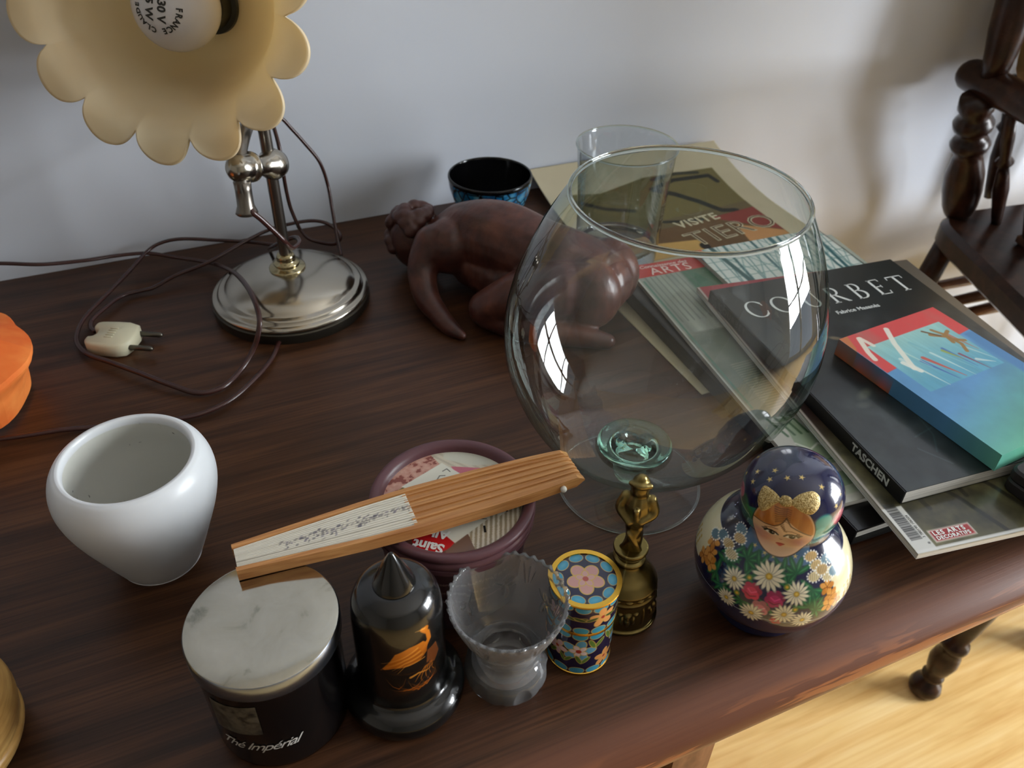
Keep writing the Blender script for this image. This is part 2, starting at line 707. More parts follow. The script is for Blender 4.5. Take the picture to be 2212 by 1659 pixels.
dv, ev = np.array([-.13, -.99]), np.array([.99, -.13])
RL = np.array([.950, .715])
so = [RL, np.array([.800, .285]), RL + .46 * dv + .48 * ev, RL + .48 * ev]
so = [tuple(p) for p in so]
# rounded outline
cen = np.mean(so, 0)
ol = []
for i in range(4):
    p, a, b = np.array(so[i]), np.array(so[i - 1]), np.array(so[(i + 1) % 4])
    ua, ub = (a - p) / np.linalg.norm(a - p), (b - p) / np.linalg.norm(b - p)
    for t in np.linspace(0, 1, 6):
        ol.append(((1 - t) ** 2 * (p + .05 * ua) + 2 * t * (1 - t) * p + t * t * (p + .05 * ub)))
sv, sf = prism([(q[0] - 1.15, q[1] - .5) for q in ol], .0 + T - .150, T - .112, .008)
mesh_obj('seat', sv, sf, M_chair, chair, sharp=30)
pn = [RL + .10 * dv + .05 * ev, RL + .42 * dv + .05 * ev, RL + .42 * dv + .43 * ev, RL + .10 * dv + .43 * ev]
mesh_obj('seat_panel', *prism([(q[0] - 1.15, q[1] - .5) for q in pn], T - .112, T - .098, .003), M_seatw, chair, smooth=False)
postp = [(0, .015), (.04, .019), (.10, .022), (.25, .025), (.38, .024), (.52, .018), (.58, .015), (.60, .022), (.64, .024), (.68, .020), (.70, .015),
         (.74, .016), (.77, .023), (.81, .024), (.85, .019), (.88, .017), (.92, .021), (1.0, .020)]
spp = [(0, .006), (.1, .0075), (.35, .010), (.5, .0075), (.56, .006), (.6, .011), (.64, .0065), (.8, .008), (1, .0065)]
mesh_obj('arm_post', *turned(cw(.985, .700, -.114), cw(.925, .690, .058), postp), M_chair, chair)
for (bx, by), (tx, ty) in (((1.012, .66), (.925, .640)), ((1.0, .60), (.918, .585)), ((.992, .54), (.910, .53)), ((.985, .47), (.902, .47)),
                           ((1.07, .725), (1.05, .74)), ((1.14, .715), (1.12, .735)), ((1.21, .705), (1.19, .73))):
    mesh_obj('spindle', *turned(cw(bx, by, -.114), cw(tx, ty, .055), spp, 14), M_chair, chair)
ap = crom([cw(.955, .742, .070), cw(.945, .70, .070), cw(.93, .62, .069), cw(.915, .52, .068), cw(.90, .40, .066), cw(.895, .34, .062)], 6)
av, af = tube(ap, [.010] + [.019] + [.0215] * (len(ap) - 4) + [.019, .010], 16, flat=.9)
mesh_obj('arm', av, af, M_chair, chair)
bpp = [(0, .014), (.05, .017), (.12, .021), (.20, .0225), (.30, .018), (.36, .014), (.39, .021), (.42, .021), (.45, .015), (.6, .019), (.8, .018), (1, .014)]
mesh_obj('back_post', *turned(cw(.938, .690, .080), cw(.962, .738, .52), bpp), M_chair, chair)
mesh_obj('back_post', *turned(cw(1.43, .63, .080), cw(1.45, .675, .52), bpp), M_chair, chair)
mesh_obj('back_rail', *tube([cw(.955, .725, .50), cw(1.45, .66, .50)], .018, 14), M_chair, chair)
cp = [cw(.975, .722, .12), cw(1.42, .664, .12)]
cv_, cf_ = prism(rrect(.445, .34, .03), 0, .04, .010)
_M = Matrix.Translation(Vector(cw(1.197, .672, .235))) @ Matrix.Rotation(math.radians(-7.5), 4, 'Z') @ Matrix.Rotation(math.radians(83), 4, 'X') @ Matrix.Translation(Vector((0, 0, -.02)))
mesh_obj('back_cushion', *xform((cv_, cf_), _M), M_cush, chair, sharp=40)
clp = [(0, .012), (.008, .019), (.025, .021), (.045, .018), (.058, .0105), (.066, .0098), (.073, .0142), (.081, .0145), (.088, .0105), (.112, .0150), (.150, .0185),
       (.180, .0165), (.204, .0115), (.210, .0165), (.222, .0178), (.234, .0165), (.242, .0112), (.30, .0150), (.42, .0195), (.54, .0175), (.62, .012), (.63, .018), (.66, .018),
       (.67, .012), (.80, .016), (1.0, .015)]
for f, t in (((.935, .738), (.972, .690)), ((.7825, .3415), (.818, .326)), ((1.42, .66), (1.395, .635)), ((1.00, .330), (1.02, .300)), ((1.30, .20), (1.33, .265))):
    mesh_obj('leg', *turned(cw(f[0], f[1], -T), cw(t[0], t[1], -.145), clp, 24), M_chair, chair)
for q in ((1.0, .30), (1.45, .24)):  # unseen second back of the chair, placed to shade the wall at upper right
    mesh_obj('back_post', *turned(cw(q[0], q[1], -.114), cw(q[0] + .01, q[1] - .05, .56), bpp), M_chair, chair)
_d = np.array([.45, -.06]) / np.hypot(.45, .06)
_c = [np.array([1.005, .285]), np.array([1.45, .225])]
_n2d = np.array([_d[1], -_d[0]]) * .012
mesh_obj('unseen_back_panel', *prism([tuple(q - np.array([1.15, .50])) for q in (_c[0] + _n2d, _c[1] + _n2d, _c[1] - _n2d, _c[0] - _n2d)], T + .11, T + .52, .004), M_seatw, chair, smooth=False)
rp = [(0, .006), (.1, .0075), (.30, .0085), (.33, .0085), (.335, .014), (.36, .016), (.375, .010), (.385, .016), (.41, .0165), (.425, .010), (.435, .015),
      (.46, .013), (.465, .0085), (.6, .009), (.9, .0075), (1, .006)]
rs = [(0, .006), (.2, .0085), (.5, .010), (.8, .0085), (1, .006)]
M_rung = dark_wood('polished_rung_wood', rough=0.14, cols=[(84, 54, 38), (112, 78, 58), (140, 100, 76)], vec=(3, 14, 14))
mesh_obj('stretcher', *turned(cw(.942, .692, -.222), cw(1.41, .655, -.222), rp), M_rung, chair)
mesh_obj('stretcher', *turned(cw(.930, .652, -.222), cw(1.39, .622, -.222), rs), M_rung, chair)
mesh_obj('stretcher', *turned(cw(.930, .629, -.228), cw(1.39, .598, -.228), rs), M_rung, chair)


# ------------------------------------------------------------------ desk lamp
M_nickel = pmat('brushed_nickel', (176, 170, 158), 0.2, metal=1.0)
M_nickel_dark = pmat('aged_nickel', (128, 122, 114), 0.3, metal=1.0)
M_base_side = pmat('lamp_base_edge', (70, 66, 58), 0.35, metal=0.8)
bump(M_nickel, noise(M_nickel, coords(M_nickel, (1, 1, 1)), 60, 4), 0.05, 0.0004)
LX, LY = .0772, .6375
lamp = thing('desk_lamp', (LX, LY, 0), 'nickel desk lamp with a cream petal-edged glass shade turned to the viewer', 'lamp')
base_p = [(0, 0), (.0660, 0), (.0668, .002), (.0668, .0085)]
mesh_obj('base_foot', *lathe(base_p + [(.0655, .0095), (0, .0095)], 96), M_base_side, lamp, sharp=35)
dome = [(0.064, .0090), (.0662, .0105), (.0664, .0125), (.0650, .0140), (.0625, .0142), (.0610, .0150), (.0605, .0172), (.0590, .0184), (.0560, .0186),
        (.0545, .0195), (.0535, .0212), (.0500, .0240), (.0450, .0268), (.0380, .0296), (.0300, .0318), (.0220, .0332), (.0150, .0338), (.0, .0340)]
mesh_obj('base', *lathe(dome, 96, cap0=False), M_nickel, lamp)
coll = [(.0150, .0330), (.0152, .0350), (.0140, .0358), (.0105, .0362), (.0098, .0375), (.0110, .0385), (.0110, .0400), (.0085, .0408), (.0075, .0425),
        (.0080, .0440), (.0070, .0470), (.0055, .0480)]
mesh_obj('collar', *lathe(coll, 40, cap0=False), pmat('pale_brass_collar', (178, 166, 130), 0.2, metal=1.0), lamp)
mesh_obj('stem', *lathe([(.0048, .045), (.0048, .170), (0, .172)], 24), M_nickel_dark, lamp, sharp=40)
lw = lambda x, y, z: np.array([x - LX, y - LY, z])
ball, coll_p = lw(.0795, .636, .1270), lw(.0520, .611, .1385)
bdir = (ball - coll_p) / np.linalg.norm(ball - coll_p)
jl = np.linalg.norm(ball - coll_p)
jp = [(-.010, .0), (-.009, .006), (-.005, .0095), (.004, .0105), (.010, .0098), (.0105, .0115), (.0125, .0115), (.013, .009), (.018, .0078),
      (jl - .010, .0082), (jl - .006, .0110), (jl, .0122), (jl + .006, .0106), (jl + .0095, .006), (jl + .0105, 0.0002)]
jv, jf = turned(coll_p, coll_p + bdir, [(t, max(r, .0003)) for t, r in jp], 28)
mesh_obj('swivel_joint', jv, jf, M_nickel, lamp)
lowp = lw(.0505, .6065, .1065)
armd = (coll_p - lowp) / np.linalg.norm(coll_p - lowp)
ap_ = crom([lowp, coll_p, lw(.0600, .632, .152), lw(.083, .690, .163), lw(.096, .733, .182), lw(.089, .737, .211), lw(.0755, .722, .2290)], 8)
rad = np.full(len(ap_), .0052)
mesh_obj('arm', *tube(ap_, rad, 16), M_nickel_dark, lamp)
hp = [(0, .0035), (.02, .0070), (.08, .0085), (.16, .0078), (.3, .0064), (.75, .0062), (1, .0066)]
mesh_obj('arm_grip', *turned(lowp - armd * .004, coll_p - armd * .010, hp, 24), M_nickel_dark, lamp)

# shade: a glass flower, fourteen petals, opening towards the viewer
right = np.array(_right); upv = np.array(_up); fw = np.array(_fwd)
ctr = np.array([.0175, .6335, .2535])
vd = ctr - np.array([0, 0, .40]); vd /= np.linalg.norm(vd)
axis = math.cos(math.radians(27)) * (-vd) + math.sin(math.radians(27)) * (-right)
axis /= np.linalg.norm(axis)
e1 = np.cross([0, 0, 1.0], axis); e1 /= np.linalg.norm(e1)
e2 = np.cross(axis, e1)
R0, D0 = .1095, .098
NT, NS, NP = 28 * 14, 64, 14


def shade_pt(th, t):
    """t 0 at the collar .. 1 at the tip of the petals"""
    ph = ((NP * (th + .06) / (2 * math.pi)) % 1.0) * 2 - 1
    lob = math.sqrt(max(0.0, 1 - ph * ph * .985))
    tmax = 1.0 - 0.175 * (1 - lob)
    s = t * tmax
    # meridian: steep throat, belly, outward flare
    pts = MER
    x = s * (len(pts) - 1)
    i = min(int(x), len(pts) - 2)
    f = x - i
    r = pts[i][0] * (1 - f) + pts[i + 1][0] * f
    z = pts[i][1] * (1 - f) + pts[i + 1][1] * f
    fl = max(0.0, (s - 0.55) / 0.45)
    r *= 1 + 0.018 * fl * (lob - .6)
    z -= 0.010 * fl * fl * (lob - .5)
    return r, z


_mer = crom([(.016, -.098), (.030, -.096), (.046, -.087), (.058, -.070), (.066, -.050), (.073, -.032), (.082, -.016), (.094, -.005), (.1095, .0)], 12)
# resample by arc length
_dl = np.r_[0, np.cumsum(np.hypot(*np.diff(_mer, axis=0).T))]
MER = [(np.interp(q, _dl, _mer[:, 0]), np.interp(q, _dl, _mer[:, 1])) for q in np.linspace(0, _dl[-1], 160)]
V, F = [], []
TH = .0026
for side in (0, 1):
    for j in range(NS + 1):
        for i in range(NT):
            th = 2 * math.pi * i / NT
            r, z = shade_pt(th, j / NS)
            if side:
                zz = j / NS
                r2, z2 = r + TH * (1 - .75 * zz), z - TH * (.35 + .65 * zz)
                r, z = (r2, z2)
            V.append(ctr + r * (math.cos(th) * e1 + math.sin(th) * e2) + z * axis - np.array([LX, LY, 0]))
off = (NS + 1) * NT
for j in range(NS):
    for i in range(NT):
        i2 = (i + 1) % NT
        F.append((j * NT + i, (j + 1) * NT + i, (j + 1) * NT + i2, j * NT + i2))
        F.append((off + j * NT + i, off + j * NT + i2, off + (j + 1) * NT + i2, off + (j + 1) * NT + i))
for i in range(NT):
    i2 = (i + 1) % NT
    F.append((NS * NT + i, off + NS * NT + i, off + NS * NT + i2, NS * NT + i2))
    F.append((i, i2, off + i2, off + i))


def shade_material():
    m = bpy.data.materials.new('cream_opal_glass')
    m.use_nodes = True
    b = bsdf(m)
    v = coords(m, (1, 1, 1))
    n = noise(m, v, 9.0, 3)
    c = ramp(m, n, [(0.3, (236, 216, 180)), (0.55, (244, 234, 206)), (0.8, (238, 238, 218))])
    lk(m, c, b.inputs['Base Color'])
    b.inputs['Roughness'].default_value = 0.32
    b.inputs['Specular IOR Level'].default_value = 0.4
    tr = nd(m, 'ShaderNodeBsdfTranslucent')
    tr.inputs[0].default_value = rgba((252, 230, 182))
    mx = nd(m, 'ShaderNodeMixShader')
    mx.inputs[0].default_value = 0.45
    lk(m, b.outputs[0], mx.inputs[1]); lk(m, tr.outputs[0], mx.inputs[2])
    lk(m, mx.outputs[0], m.node_tree.nodes['Material Output'].inputs[0])
    return m


mesh_obj('lamp_shade', V, F, shade_material(), lamp)
# bulb and socket on the shade's axis
ax0 = ctr - axis * .098 - np.array([LX, LY, 0]) - upv * .006 - right * .003
M_sock = pmat('black_socket', (30, 30, 22), 0.4)


def along(prof, n=40):
    V, F = [], []
    for t, r in prof:
        for k in range(n):
            a = 2 * math.pi * k / n
            V.append(ax0 + axis * t + r * (math.cos(a) * e1 + math.sin(a) * e2))
    for i in range(len(prof) - 1):
        for k in range(n):
            k2 = (k + 1) % n
            F.append((i * n + k, i * n + k2, (i + 1) * n + k2, (i + 1) * n + k))
    F.append(tuple(range(n))[::-1]); F.append(tuple(range((len(prof) - 1) * n, len(prof) * n)))
    return V, F


mesh_obj('socket', *along([(-.028, .008), (-.026, .0165), (-.002, .0175), (.0, .020), (.004, .020), (.005, .0165), (.018, .0160), (.0185, .014)]), M_sock, lamp, sharp=40)
bp_ = crom([(.016, .0135), (.024, .0150), (.032, .0200), (.042, .0265), (.054, .0297), (.066, .0285), (.076, .0220), (.0815, .0135), (.0835, .0060), (.0838, .0002)], 5)
M_bulb = pmat('white_bulb_glass', (214, 212, 214), 0.18, spec=0.5)
bulb = mesh_obj('bulb', *along([(t, max(r, .0002)) for t, r in bp_], 48), M_bulb, lamp)
# printed stamp on the end of the bulb: lettering bent onto the glass
M_ink = pmat('grey_ink', (52, 50, 46), 0.7)
rr_ = np.array([r for t, r in bp_]); tt_ = np.array([t for t, r in bp_])
o_ = np.argsort(rr_[-22:]); rs_, ts_ = rr_[-22:][o_], tt_[-22:][o_]
tilt = math.radians(258)


def stamp(vf):
    V = []
    for x, y, _z in vf[0]:
        X, Y = x * math.cos(tilt) - y * math.sin(tilt), x * math.sin(tilt) + y * math.cos(tilt)
        # screen-right / screen-up basis around the axis
        b1 = right - axis * (right @ axis); b1 /= np.linalg.norm(b1)
        b2 = np.cross(axis, b1)
        rr = math.hypot(X, Y)
        t = np.interp(rr, rs_, ts_) + .0003
        V.append(ax0 + axis * t + X * b1 + Y * b2)
    return V, vf[1]


def ring_text(s, rad, a0, a1, size):
    parts = []
    for i, ch in enumerate(s):
        if ch == ' ':
            continue
        a = math.radians(a0 + (a1 - a0) * i / max(1, len(s) - 1))
        v, f = text_mesh(ch, size, align='CENTER', offset=.0002)
        vv = [(x * math.sin(a) + (rad + y) * math.cos(a), -x * math.cos(a) + (rad + y) * math.sin(a), 0) for x, y, z in v]
        parts.append((vv, f))
    return join(*parts)


def shift(vf, dx, dy):
    return [(x + dx, y + dy, z) for x, y, z in vf[0]], vf[1]


mesh_obj('stamp', *stamp(join(shift(text_mesh('230 V', .0078, align='CENTER', offset=.0003), 0, .0012), shift(text_mesh('75 W', .0078, align='CENTER', offset=.0003), 0, -.0076),
                              ring_text('CLAUDE', .0135, 350, 275, .0052), ring_text('NORMAL', .0135, 205, 130, .0052),
                              ring_text('FRANCE', .0135, 95, 20, .0052))), M_ink, bulb, smooth=False)

# cords
M_cord = pmat('brown_cord_plastic', (58, 32, 28), 0.25, spec=0.6)
c1 = [(-0.1882, 0.7466, 0.034), (-0.1465, 0.7363, 0.032), (-0.1149, 0.7258, 0.03), (-0.0834, 0.7313, 0.024), (-0.0559, 0.7414, 0.018), (-0.0311, 0.7436, 0.014), (-0.0087, 0.7379, 0.008), (0.0175, 0.7176, 0.008), (0.0307, 0.6826, 0.018), (0.0378, 0.6392, 0.031), (0.0414, 0.5989, 0.037), (0.0415, 0.5714, 0.0335), (0.0377, 0.563, 0.024), (0.0319, 0.5605, 0.013), (0.0206, 0.5513, 0.004), (0.0031, 0.5336, 0.003), (-0.015, 0.5325, 0.003), (-0.0329, 0.5473, 0.005), (-0.0539, 0.571, 0.006), (-0.0726, 0.5925, 0.006), (-0.0886, 0.6107, 0.006), (-0.0958, 0.6291, 0.006), (-0.0948, 0.6459, 0.007), (-0.0869, 0.6666, 0.008), (-0.0682, 0.6929, 0.01), (-0.049, 0.7207, 0.012), (-0.0314, 0.7436, 0.016), (-0.0172, 0.7479, 0.02), (0.0012, 0.7443, 0.022), (0.0308, 0.7417, 0.016), (0.0584, 0.7309, 0.014), (0.0809, 0.7193, 0.012)]
c2 = [(-0.082, 0.6416, 0.006), (-0.0852, 0.65, 0.006), (-0.0834, 0.661, 0.006), (-0.0726, 0.6763, 0.006), (-0.0595, 0.6915, 0.005), (-0.045, 0.6963, 0.004), (-0.0325, 0.6962, 0.005), (-0.0122, 0.7048, 0.008), (0.0182, 0.709, 0.013), (0.0493, 0.7229, 0.018), (0.0749, 0.7318, 0.022), (0.0968, 0.7299, 0.026), (0.117, 0.727, 0.027), (0.1296, 0.7191, 0.026), (0.1375, 0.7123, 0.02), (0.1389, 0.708, 0.014), (0.1328, 0.7095, 0.008), (0.1211, 0.717, 0.008), (0.1106, 0.7231, 0.012), (0.1048, 0.729, 0.022), (0.0992, 0.69, 0.0422), (0.0935, 0.68, 0.0661), (0.0908, 0.67, 0.0884), (0.0892, 0.66, 0.1095), (.0885, .655, .135), (.090, .700, .158), (.095, .735, .180)]
c3 = [(.085, .70, .190), (0.0983, 0.7, 0.1444), (0.1037, 0.7, 0.1339), (0.1156, 0.7, 0.1156), (0.1272, 0.7, 0.0953), (0.1319, 0.7, 0.0726), (0.1311, 0.69, 0.0547), (0.13, 0.68, 0.0412), (0.129, 0.67, 0.0300), (0.1283, 0.66, 0.0225)]
c4 = [(0.056, 0.583, 0.003), (0.0423, 0.5537, 0.003), (0.0221, 0.5301, 0.003), (0.0062, 0.5162, 0.003), (-0.0098, 0.509, 0.003), (-0.0278, 0.5074, 0.003), (-0.0589, 0.5124, 0.003), (-0.1043, 0.5251, 0.003), (-0.1311, 0.5292, 0.003), (-0.1486, 0.5322, 0.003), (-0.1831, 0.5376, 0.003)]
c5 = [(.0548, .6065, .109), (0.0539, 0.6, 0.1075), (0.0588, 0.6, 0.1010), (0.067, 0.6, 0.0890), (0.0741, 0.6, 0.0780), (0.0800, 0.61, 0.0660), (0.0890, 0.63, 0.0590), (0.0890, 0.647, 0.0553), (0.0779, 0.653, 0.0500), (.070, .665, .040), (.072, .70, .020), (.0809, .7193, .012)]


def cord(name, pts, parent, r=.0021, o=(LX, LY, 0)):
    P = crom(np.array(pts) - np.array(o), 7)
    P[:, 2] = np.maximum(P[:, 2], r)
    return mesh_obj(name, *tube(P, r, 10, flat=.75), M_cord, parent)


cord('power_cord', c1, lamp)
cord('power_cord', c2, lamp)
cord('power_cord', c3, lamp)
cord('power_cord', c5, lamp)
tag(cord('cable', c4, None, o=(0, 0, -T)), 'thin brown cable running from under the lamp base behind the white pot', 'cable')

# plug
M_plug = pmat('ivory_plug_plastic', (206, 200, 172), 0.45)
M_pin = pmat('plug_pin_metal', (96, 92, 84), 0.35, metal=0.9)
pv = [(-.0175, -.012), (-.010, -.0165), (.016, -.0145), (.016, .0145), (-.010, .0165), (-.0185, .0135), (-.0185, .0075), (-.0145, .005), (-.0130, .0005), (-.0145, -.004), (-.0185, -.0055)]
plug = mesh_obj('plug', *prism(crom(pv, 3, closed=True), 0, .0125, .002), M_plug, lamp, sharp=50)
plug.location = (-.0685 - LX, .6235 - LY, .0005)
plug.rotation_euler = (0, 0, math.radians(-28))
for s in (-1, 1):
    mesh_obj('pin', *turned((.015, s * .0095, .0062), (.036, s * .0095, .0062), [(0, .0022), (.9, .0022), (1, .0012)], 12), M_pin, plug)
for i in range(5):
    mesh_obj('rib', *prism(rrect(.007, .0011, .0005, 2, -.0005, -.006 + .003 * i), .0122, .0132, .0002), M_plug, plug)

# ------------------------------------------------------------------ white pot
M_china = pmat('white_matt_ceramic', (222, 224, 228), 0.3, spec=0.5)
M_china_in = pmat('white_pot_inside', (214, 213, 205), 0.5)
_n = noise(M_china_in, coords(M_china_in, (1, 1, 1)), 140, 2)
lk(M_china_in, ramp(M_china_in, _n, [(0.26, (60, 55, 48)), (0.31, (214, 213, 205))]), bsdf(M_china_in).inputs['Base Color'])
pot = thing('white_pot', (-.0560, .3850, 0), 'round white ceramic pot, empty, with a narrow base and a thick rolled rim', 'pot')
op = crom([(0.0001, 0), (0.0215, 0), (0.0237, .0012), (0.0268, .008), (0.0331, .024), (0.0398, .042), (0.0434, .056), (0.0439, .066), (0.0421, .074), (0.0389, .0795), (0.0362, .0815)], 6)
ip = crom([(0.0362, .0815), (0.0345, .0812), (0.0336, .0795), (0.0333, .077)], 4)
mesh_obj('body', *lathe([(max(r, 0), z) for r, z in op] + [(r, z) for r, z in ip[1:]], 96, cap0=True, cap1=False), M_china, pot)
inn = crom([(0.0333, .0775), (0.0345, .068), (0.0354, .056), (0.0322, .036), (0.0268, .020), (0.0197, .014), (.0, .013)], 5)
mesh_obj('inside', *lathe([(max(r, 0), z) for r, z in inn], 96, cap0=False), M_china_in, pot)

# ------------------------------------------------------------------ orange paper, wooden box at the left edge
M_or = pmat('orange_paper', (238, 122, 48), 0.75)
_n = noise(M_or, coords(M_or, (1, 1, 1)), 30, 3)
lk(M_or, ramp(M_or, _n, [(0.3, (226, 96, 30)), (0.7, (246, 142, 66))]), bsdf(M_or).inputs['Base Color'])
nx_, ny_ = 26, 30
g = np.zeros((ny_, nx_, 3))
for j in range(ny_):
    for i in range(nx_):
        u, v = i / (nx_ - 1), j / (ny_ - 1)
        ang = math.radians(-112 + 165 * v)
        rad_ = .040 + .010 * math.sin(3 * v + 1) + .010 * (vnoise(np.array([u * 3.]), np.array([v * 4.]), 3)[0] - .5)
        h = .004 + .056 * u ** .8 * (1 - .45 * abs(v - .55)) + .010 * (vnoise(np.array([u * 2.5 + 7]), np.array([v * 5.]), 5)[0] - .5) * u
        rr2 = rad_ * (1 + .24 * math.sin(math.pi * u * .8)) - .030 * max(0, u - .72) / .28
        rr2 += .007 * abs(vnoise(np.array([u * 4. + 3]), np.array([v * 6. + 2]), 8)[0] - .5)
        rr2 *= 1 - .16 * max(0.0, (.35 - v)) / .35 * u
        g[j, i] = (rr2 * math.cos(ang), rr2 * math.sin(ang) * 1.25, h)
V = g.reshape(-1, 3)
idx = np.arange(nx_ * ny_).reshape(ny_, nx_)
F = np.stack([idx[:-1, :-1], idx[:-1, 1:], idx[1:, 1:], idx[1:, :-1]], -1).reshape(-1, 4).tolist()
paper = mesh_obj('crumpled_paper', V, F, M_or, None, smooth=False)
md = paper.modifiers.new('thick', 'SOLIDIFY'); md.thickness = .0005
paper.location = (-.171, .596, T)
tag(paper, 'crumpled bright orange paper cup at the left edge of the table', 'paper')

M_turn = pmat('pale_turned_wood', (190, 148, 84), 0.38)
_n = noise(M_turn, coords(M_turn, (6, 6, 60)), 5, 4)
lk(M_turn, ramp(M_turn, _n, [(0.3, (150, 108, 54)), (0.7, (206, 166, 100))]), bsdf(M_turn).inputs['Base Color'])
wb = thing('wooden_bowl', (-.1665, .2945, 0), 'small turned bowl of yellowish wood cut by the left edge of the picture', 'bowl')
wp = crom([(.0001, 0), (.030, 0), (.036, .003), (.0395, .009), (.0405, .013), (.0395, .0155), (.0400, .018), (.0415, .026), (.0410, .034), (.0375, .041), (.034, .0435), (.0315, .0430), (.0305, .040)], 5)
mesh_obj('body', *lathe([(max(r, 0), z) for r, z in wp], 72, cap1=False), M_turn, wb)
wi = crom([(.0306, .0405), (.0315, .034), (.030, .018), (.022, .009), (0, .008)], 5)
mesh_obj('inside', *lathe([(max(r, 0), z) for r, z in wi], 72, cap0=False), pmat('bowl_inside', (84, 80, 62), 0.4), wb)


# ------------------------------------------------------------------ surfaces of revolution with painting
def rev_paint(prof, n, m, base, k_aa=None):
    """prof (r, z) in mm, resampled to m rows by arc length; n columns. Returns Paint with helpers"""
    P = np.asarray(prof, float)
    d = np.r_[0, np.cumsum(np.hypot(*np.diff(P, axis=0).T))]
    s = np.linspace(0, d[-1], m)
    r, z = np.interp(s, d, P[:, 0]), np.interp(s, d, P[:, 1])
    th = np.linspace(0, 2 * math.pi, n, endpoint=False)
    TH, S = np.meshgrid(th, s)
    Rr = np.repeat(r[:, None], n, 1)
    Z = np.repeat(z[:, None], n, 1)
    TH, S, Rr, Z = TH.ravel(), S.ravel(), Rr.ravel(), Z.ravel()

    def loc(c):
        t0, s0 = c
        dt = (TH - t0 + math.pi) % (2 * math.pi) - math.pi
        return dt * Rr, S - s0
    aa = k_aa or 1.3 * max(d[-1] / m, 2 * math.pi * r.max() / n)
    p = Paint(len(TH), base, loc, aa)
    p.TH, p.S, p.R, p.Z, p.n, p.m, p.s, p.z, p.r = TH, S, Rr, Z, n, m, s, z, r
    p.at = lambda deg, zz: (math.radians(deg), float(np.interp(zz, z, s)))
    return p


def rev_mesh(p, disp=None, caps=True):
    r = p.R + (disp if disp is not None else 0)
    V = np.stack([r * np.cos(p.TH), r * np.sin(p.TH), p.Z], 1) * .001
    idx = np.arange(p.n * p.m).reshape(p.m, p.n)
    nx = np.roll(idx, -1, 1)
    F = np.stack([idx[:-1], nx[:-1], nx[1:], idx[1:]], -1).reshape(-1, 4).tolist()
    if caps:
        F.append(idx[0][::-1].tolist())
        F.append(idx[-1].tolist())
    return V, F


def wrap_text(s, size, rad, deg, z, shear=0.0, align='CENTER', slope=0.0, offset=0.0, space=1.0):
    """lettering bent round a vertical cylinder of radius rad (metres)"""
    v, f = text_mesh(s, size, shear, align, space, offset)
    V = []
    for x, y, _ in v:
        a = math.radians(deg) + x / rad
        V.append((rad * math.cos(a), rad * math.sin(a), z + y + slope * x))
    return V, f


# ------------------------------------------------------------------ scented candle
candle = thing('candle_jar', (-.0073, .2565, 0), 'black glass candle jar with a flat brushed-steel lid, under the end of the fan', 'candle')
M_blackglass = pmat('black_candle_glass', (9, 8, 9), 0.12, spec=0.5)
gp = [(0, 0), (.0310, 0), (.0328, .0015), (.0333, .004), (.0338, .060), (.0338, .066), (0, .066)]
mesh_obj('jar', *lathe(gp, 80), M_blackglass, candle, sharp=40)
M_lid = pmat('brushed_steel_lid', (186, 182, 168), 0.34, metal=1.0)
_n = noise(M_lid, coords(M_lid, (1, 1, 1)), 55, 4, 0.6, 0.6)
lk(M_lid, ramp(M_lid, _n, [(0.28, (140, 138, 126)), (0.40, (180, 176, 162)), (0.75, (194, 190, 178))]), bsdf(M_lid).inputs['Base Color'])
_n3 = noise(M_lid, coords(M_lid, (1, 1, 1)), 28, 3)
lk(M_lid, ramp(M_lid, _n3, [(0.3, (84, 84, 84)), (0.7, (112, 112, 112))]), bsdf(M_lid).inputs['Roughness'])
M_lidside = pmat('polished_steel_rim', (158, 170, 190), 0.28, metal=1.0)
lid = mesh_obj('lid', *lathe([(.0350, .0630), (.0356, .0636), (.0356, .0722), (.0350, .0733)], 96, cap0=True, cap1=False), M_lidside, candle, sharp=50)
mesh_obj('lid_top', *lathe([(.0350, .0733), (.0344, .0736), (.020, .0737), (0, .0737)], 96, cap0=False), M_lid, lid)
M_label = pmat('grey_film_label', (66, 62, 56), 0.3)
_n = noise(M_label, coords(M_label, (1, 1, 1)), 240, 3)
lk(M_label, ramp(M_label, _n, [(0.35, (40, 38, 34)), (0.65, (92, 88, 78))]), bsdf(M_label).inputs['Base Color'])
V, F = [], []
for i in range(17):
    a = math.radians(208 + 42 * i / 16)
    for zz in (.0335, .0565):
        V.append((.03395 * math.cos(a), .03395 * math.sin(a), zz - .004 * (1 - i / 16)))
for i in range(16):
    F.append((2 * i, 2 * i + 2, 2 * i + 3, 2 * i + 1))
mesh_obj('label', V, F, M_label, candle)
M_silver = pmat('silver_ink', (190, 188, 184), 0.35)
mesh_obj('lettering', *wrap_text('Thé Impérial', .0092, .03385, 241, .0185, shear=.55, slope=.08, space=.86), M_silver, candle, smooth=False)

# ------------------------------------------------------------------ black lacquer jar
jar = thing('lacquer_jar', (.0530, .2425, 0), 'black lacquer bell-shaped jar with a pointed knob and an orange painted bird', 'jar')
JP = crom([(29, 0), (30.8, 2), (31.5, 6.5), (30.6, 10.5), (27.5, 13.6), (24.6, 15.0), (23.0, 17.0), (22.5, 21), (22.4, 40), (22.2, 62), (21.8, 72), (20.6, 79), (17.4, 84.5), (12.5, 87.3), (8.2, 88.2)], 6)
p = rev_paint(JP, 420, 330, (10, 11, 12))
orange, orange2, dk = (196, 112, 26), (150, 78, 18), (60, 30, 10)
